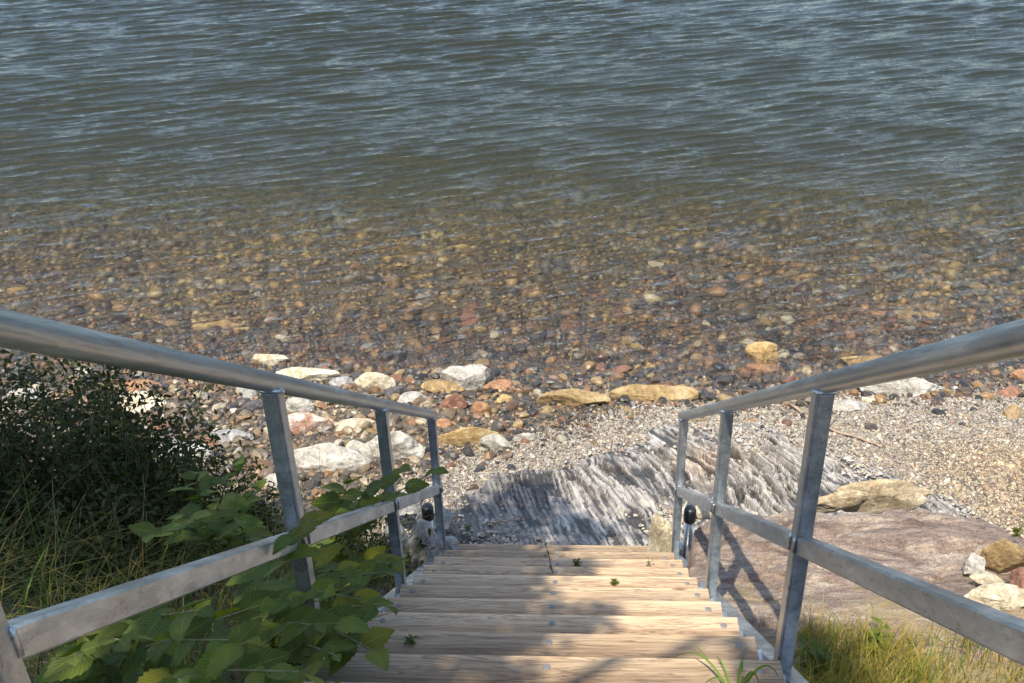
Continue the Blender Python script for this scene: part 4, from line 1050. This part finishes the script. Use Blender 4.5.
# arching grass tuft through the right side of the near treads
def tuft(name, base, tips, label, wid=.005):
    root_b = np.array(base); V = []; F = []; n = 0; Cc = []
    for tp, lift in tips:
        tp = np.array(tp); mid = (root_b+tp)/2; mid[2] = max(root_b[2], tp[2])+lift; t = np.linspace(0, 1, 14)[:, None]
        P = (1-t)**2*root_b+2*t*(1-t)*mid+t**2*tp; T = np.gradient(P, axis=0); sd_ = np.cross(T, FW); sd_ /= np.linalg.norm(sd_, axis=1)[:, None]
        wv = wid*(1-t**2)*.6+.0005; V += [P-sd_*wv-root_b, P+sd_*wv-root_b+np.array([0, 0, .001])]
        F += [(n+i, n+i+1, n+14+i+1, n+14+i) for i in range(13)]; n += 28; Cc += [np.tile([.9, 1.1, .9], (28, 1))]
    o = mesh_np(name, np.concatenate(V), np.array(F), GRASS, None, True, np.concatenate(Cc), np.zeros((n, 2))); o.location = tuple(root_b)
    return tag(o, label, 'grass')
b0 = at(735, 700, tread_z(9)); b0 = (b0[0], b0[1], b0[2]-.02)
tuft('grass_tuft', b0, [(wp(668, 662, 2.75), .16), (wp(700, 690, 2.6), .12), (wp(742, 672, 2.6), .14), (wp(760, 690, 2.6), .15), (wp(690, 640, 2.8), .02), (wp(712, 655, 2.7), .08), (wp(778, 676, 2.6), .12)], 'tuft of arching green grass blades at the bottom right of the treads')

# ------------------------------------------------------------------ the tree whose crown shades the left of the stairs (above and behind the camera)
def shade_tree():
    rng = np.random.default_rng(8); base = np.array([-3.6, -6.5, float(ground_z(-3.6, -6.5))]); root = empty('broadleaf_tree', tuple(base))
    tag(root, 'broadleaf tree on the bank whose crown shades the left of the stairs', 'tree')
    mb = MB(); lb = LeafBag()
    blobs = []   # shaded spot on the ground, distance up towards the sun, radius, leaves
    def sh(x, y, z, t, rad, n): blobs.append((np.array([x, y, z])+SUNDIR*t, rad, n))
    sh(-.25, .75, -.25, 6.2, .30, 420); sh(-.5, .45, -.1, 6.0, .35, 520); sh(.12, .5, -.2, 6.4, .2, 150)
    sh(-.35, -.15, .15, 6.0, .38, 560); sh(-.3, -.7, .5, 5.8, .36, 560); sh(-.38, -1.3, .9, 5.8, .36, 620); sh(-.25, -1.0, .7, 6.1, .28, 330); sh(.1, -.45, .3, 6.3, .16, 130)
    sh(-.4, -1.9, 1.3, 5.5, .45, 800); sh(.0, -1.6, 1.15, 5.9, .26, 240); sh(-.3, -2.3, 1.5, 5.7, .3, 350); sh(-.45, -1.55, 1.1, 5.9, .3, 420)
    sh(.6, -2.45, 2.3, 4.2, .3, 420); sh(.62, -2.9, 2.6, 4.0, .35, 500); sh(.6, -2.05, 2.3, 4.4, .2, 200)
    for q in range(9): x = -1.6-.25*q; y = -.9+.5*(q % 3); sh(x, y, float(ground_z(x, y))+.5, 5.5+.3*(q % 2), .42, 620)
    for q in range(13):
        x = rng.uniform(-3.6, -.95); y = rng.uniform(-2.6, .15); sh(x, y, float(ground_z(x, y))+.3, rng.uniform(5.2, 6.6), rng.uniform(.35, .5), 420)
    for q in range(16):
        x = rng.uniform(-5, -.5); y = rng.uniform(-7, -3); sh(x, y, 1.5, rng.uniform(4.2, 6.8), rng.uniform(.5, .9), 650)
    fork = base+np.array([.5, .6, 3.2])
    mb.tube(np.array([base-[0, 0, .3], base+[.1, .05, 1], base+[.3, .3, 2.2], fork])-base, np.array([.26, .2, .17, .15]), 14)
    for c, rad, n in blobs:
        m1 = fork*.5+c*.5+np.array([0, 0, .3]); t = np.linspace(0, 1, 10)[:, None]; P = (1-t)**2*fork+2*t*(1-t)*m1+t**2*c
        mb.tube(P-base, np.linspace(.06, .01, 10), 7)
        for _ in range(n):
            d = rng.normal(0, 1, 3); d /= np.linalg.norm(d); p = c+d*rad*rng.random()**.45
            lb.add(LSM, p, rng.normal(0, 1, 3), rng.uniform(.06, .11), tint=np.ones(3)*rng.uniform(.7, 1.3))
    mb.build('trunk', BARK, root, True); lb.build('crown', LEAFT, root, base)
shade_tree()
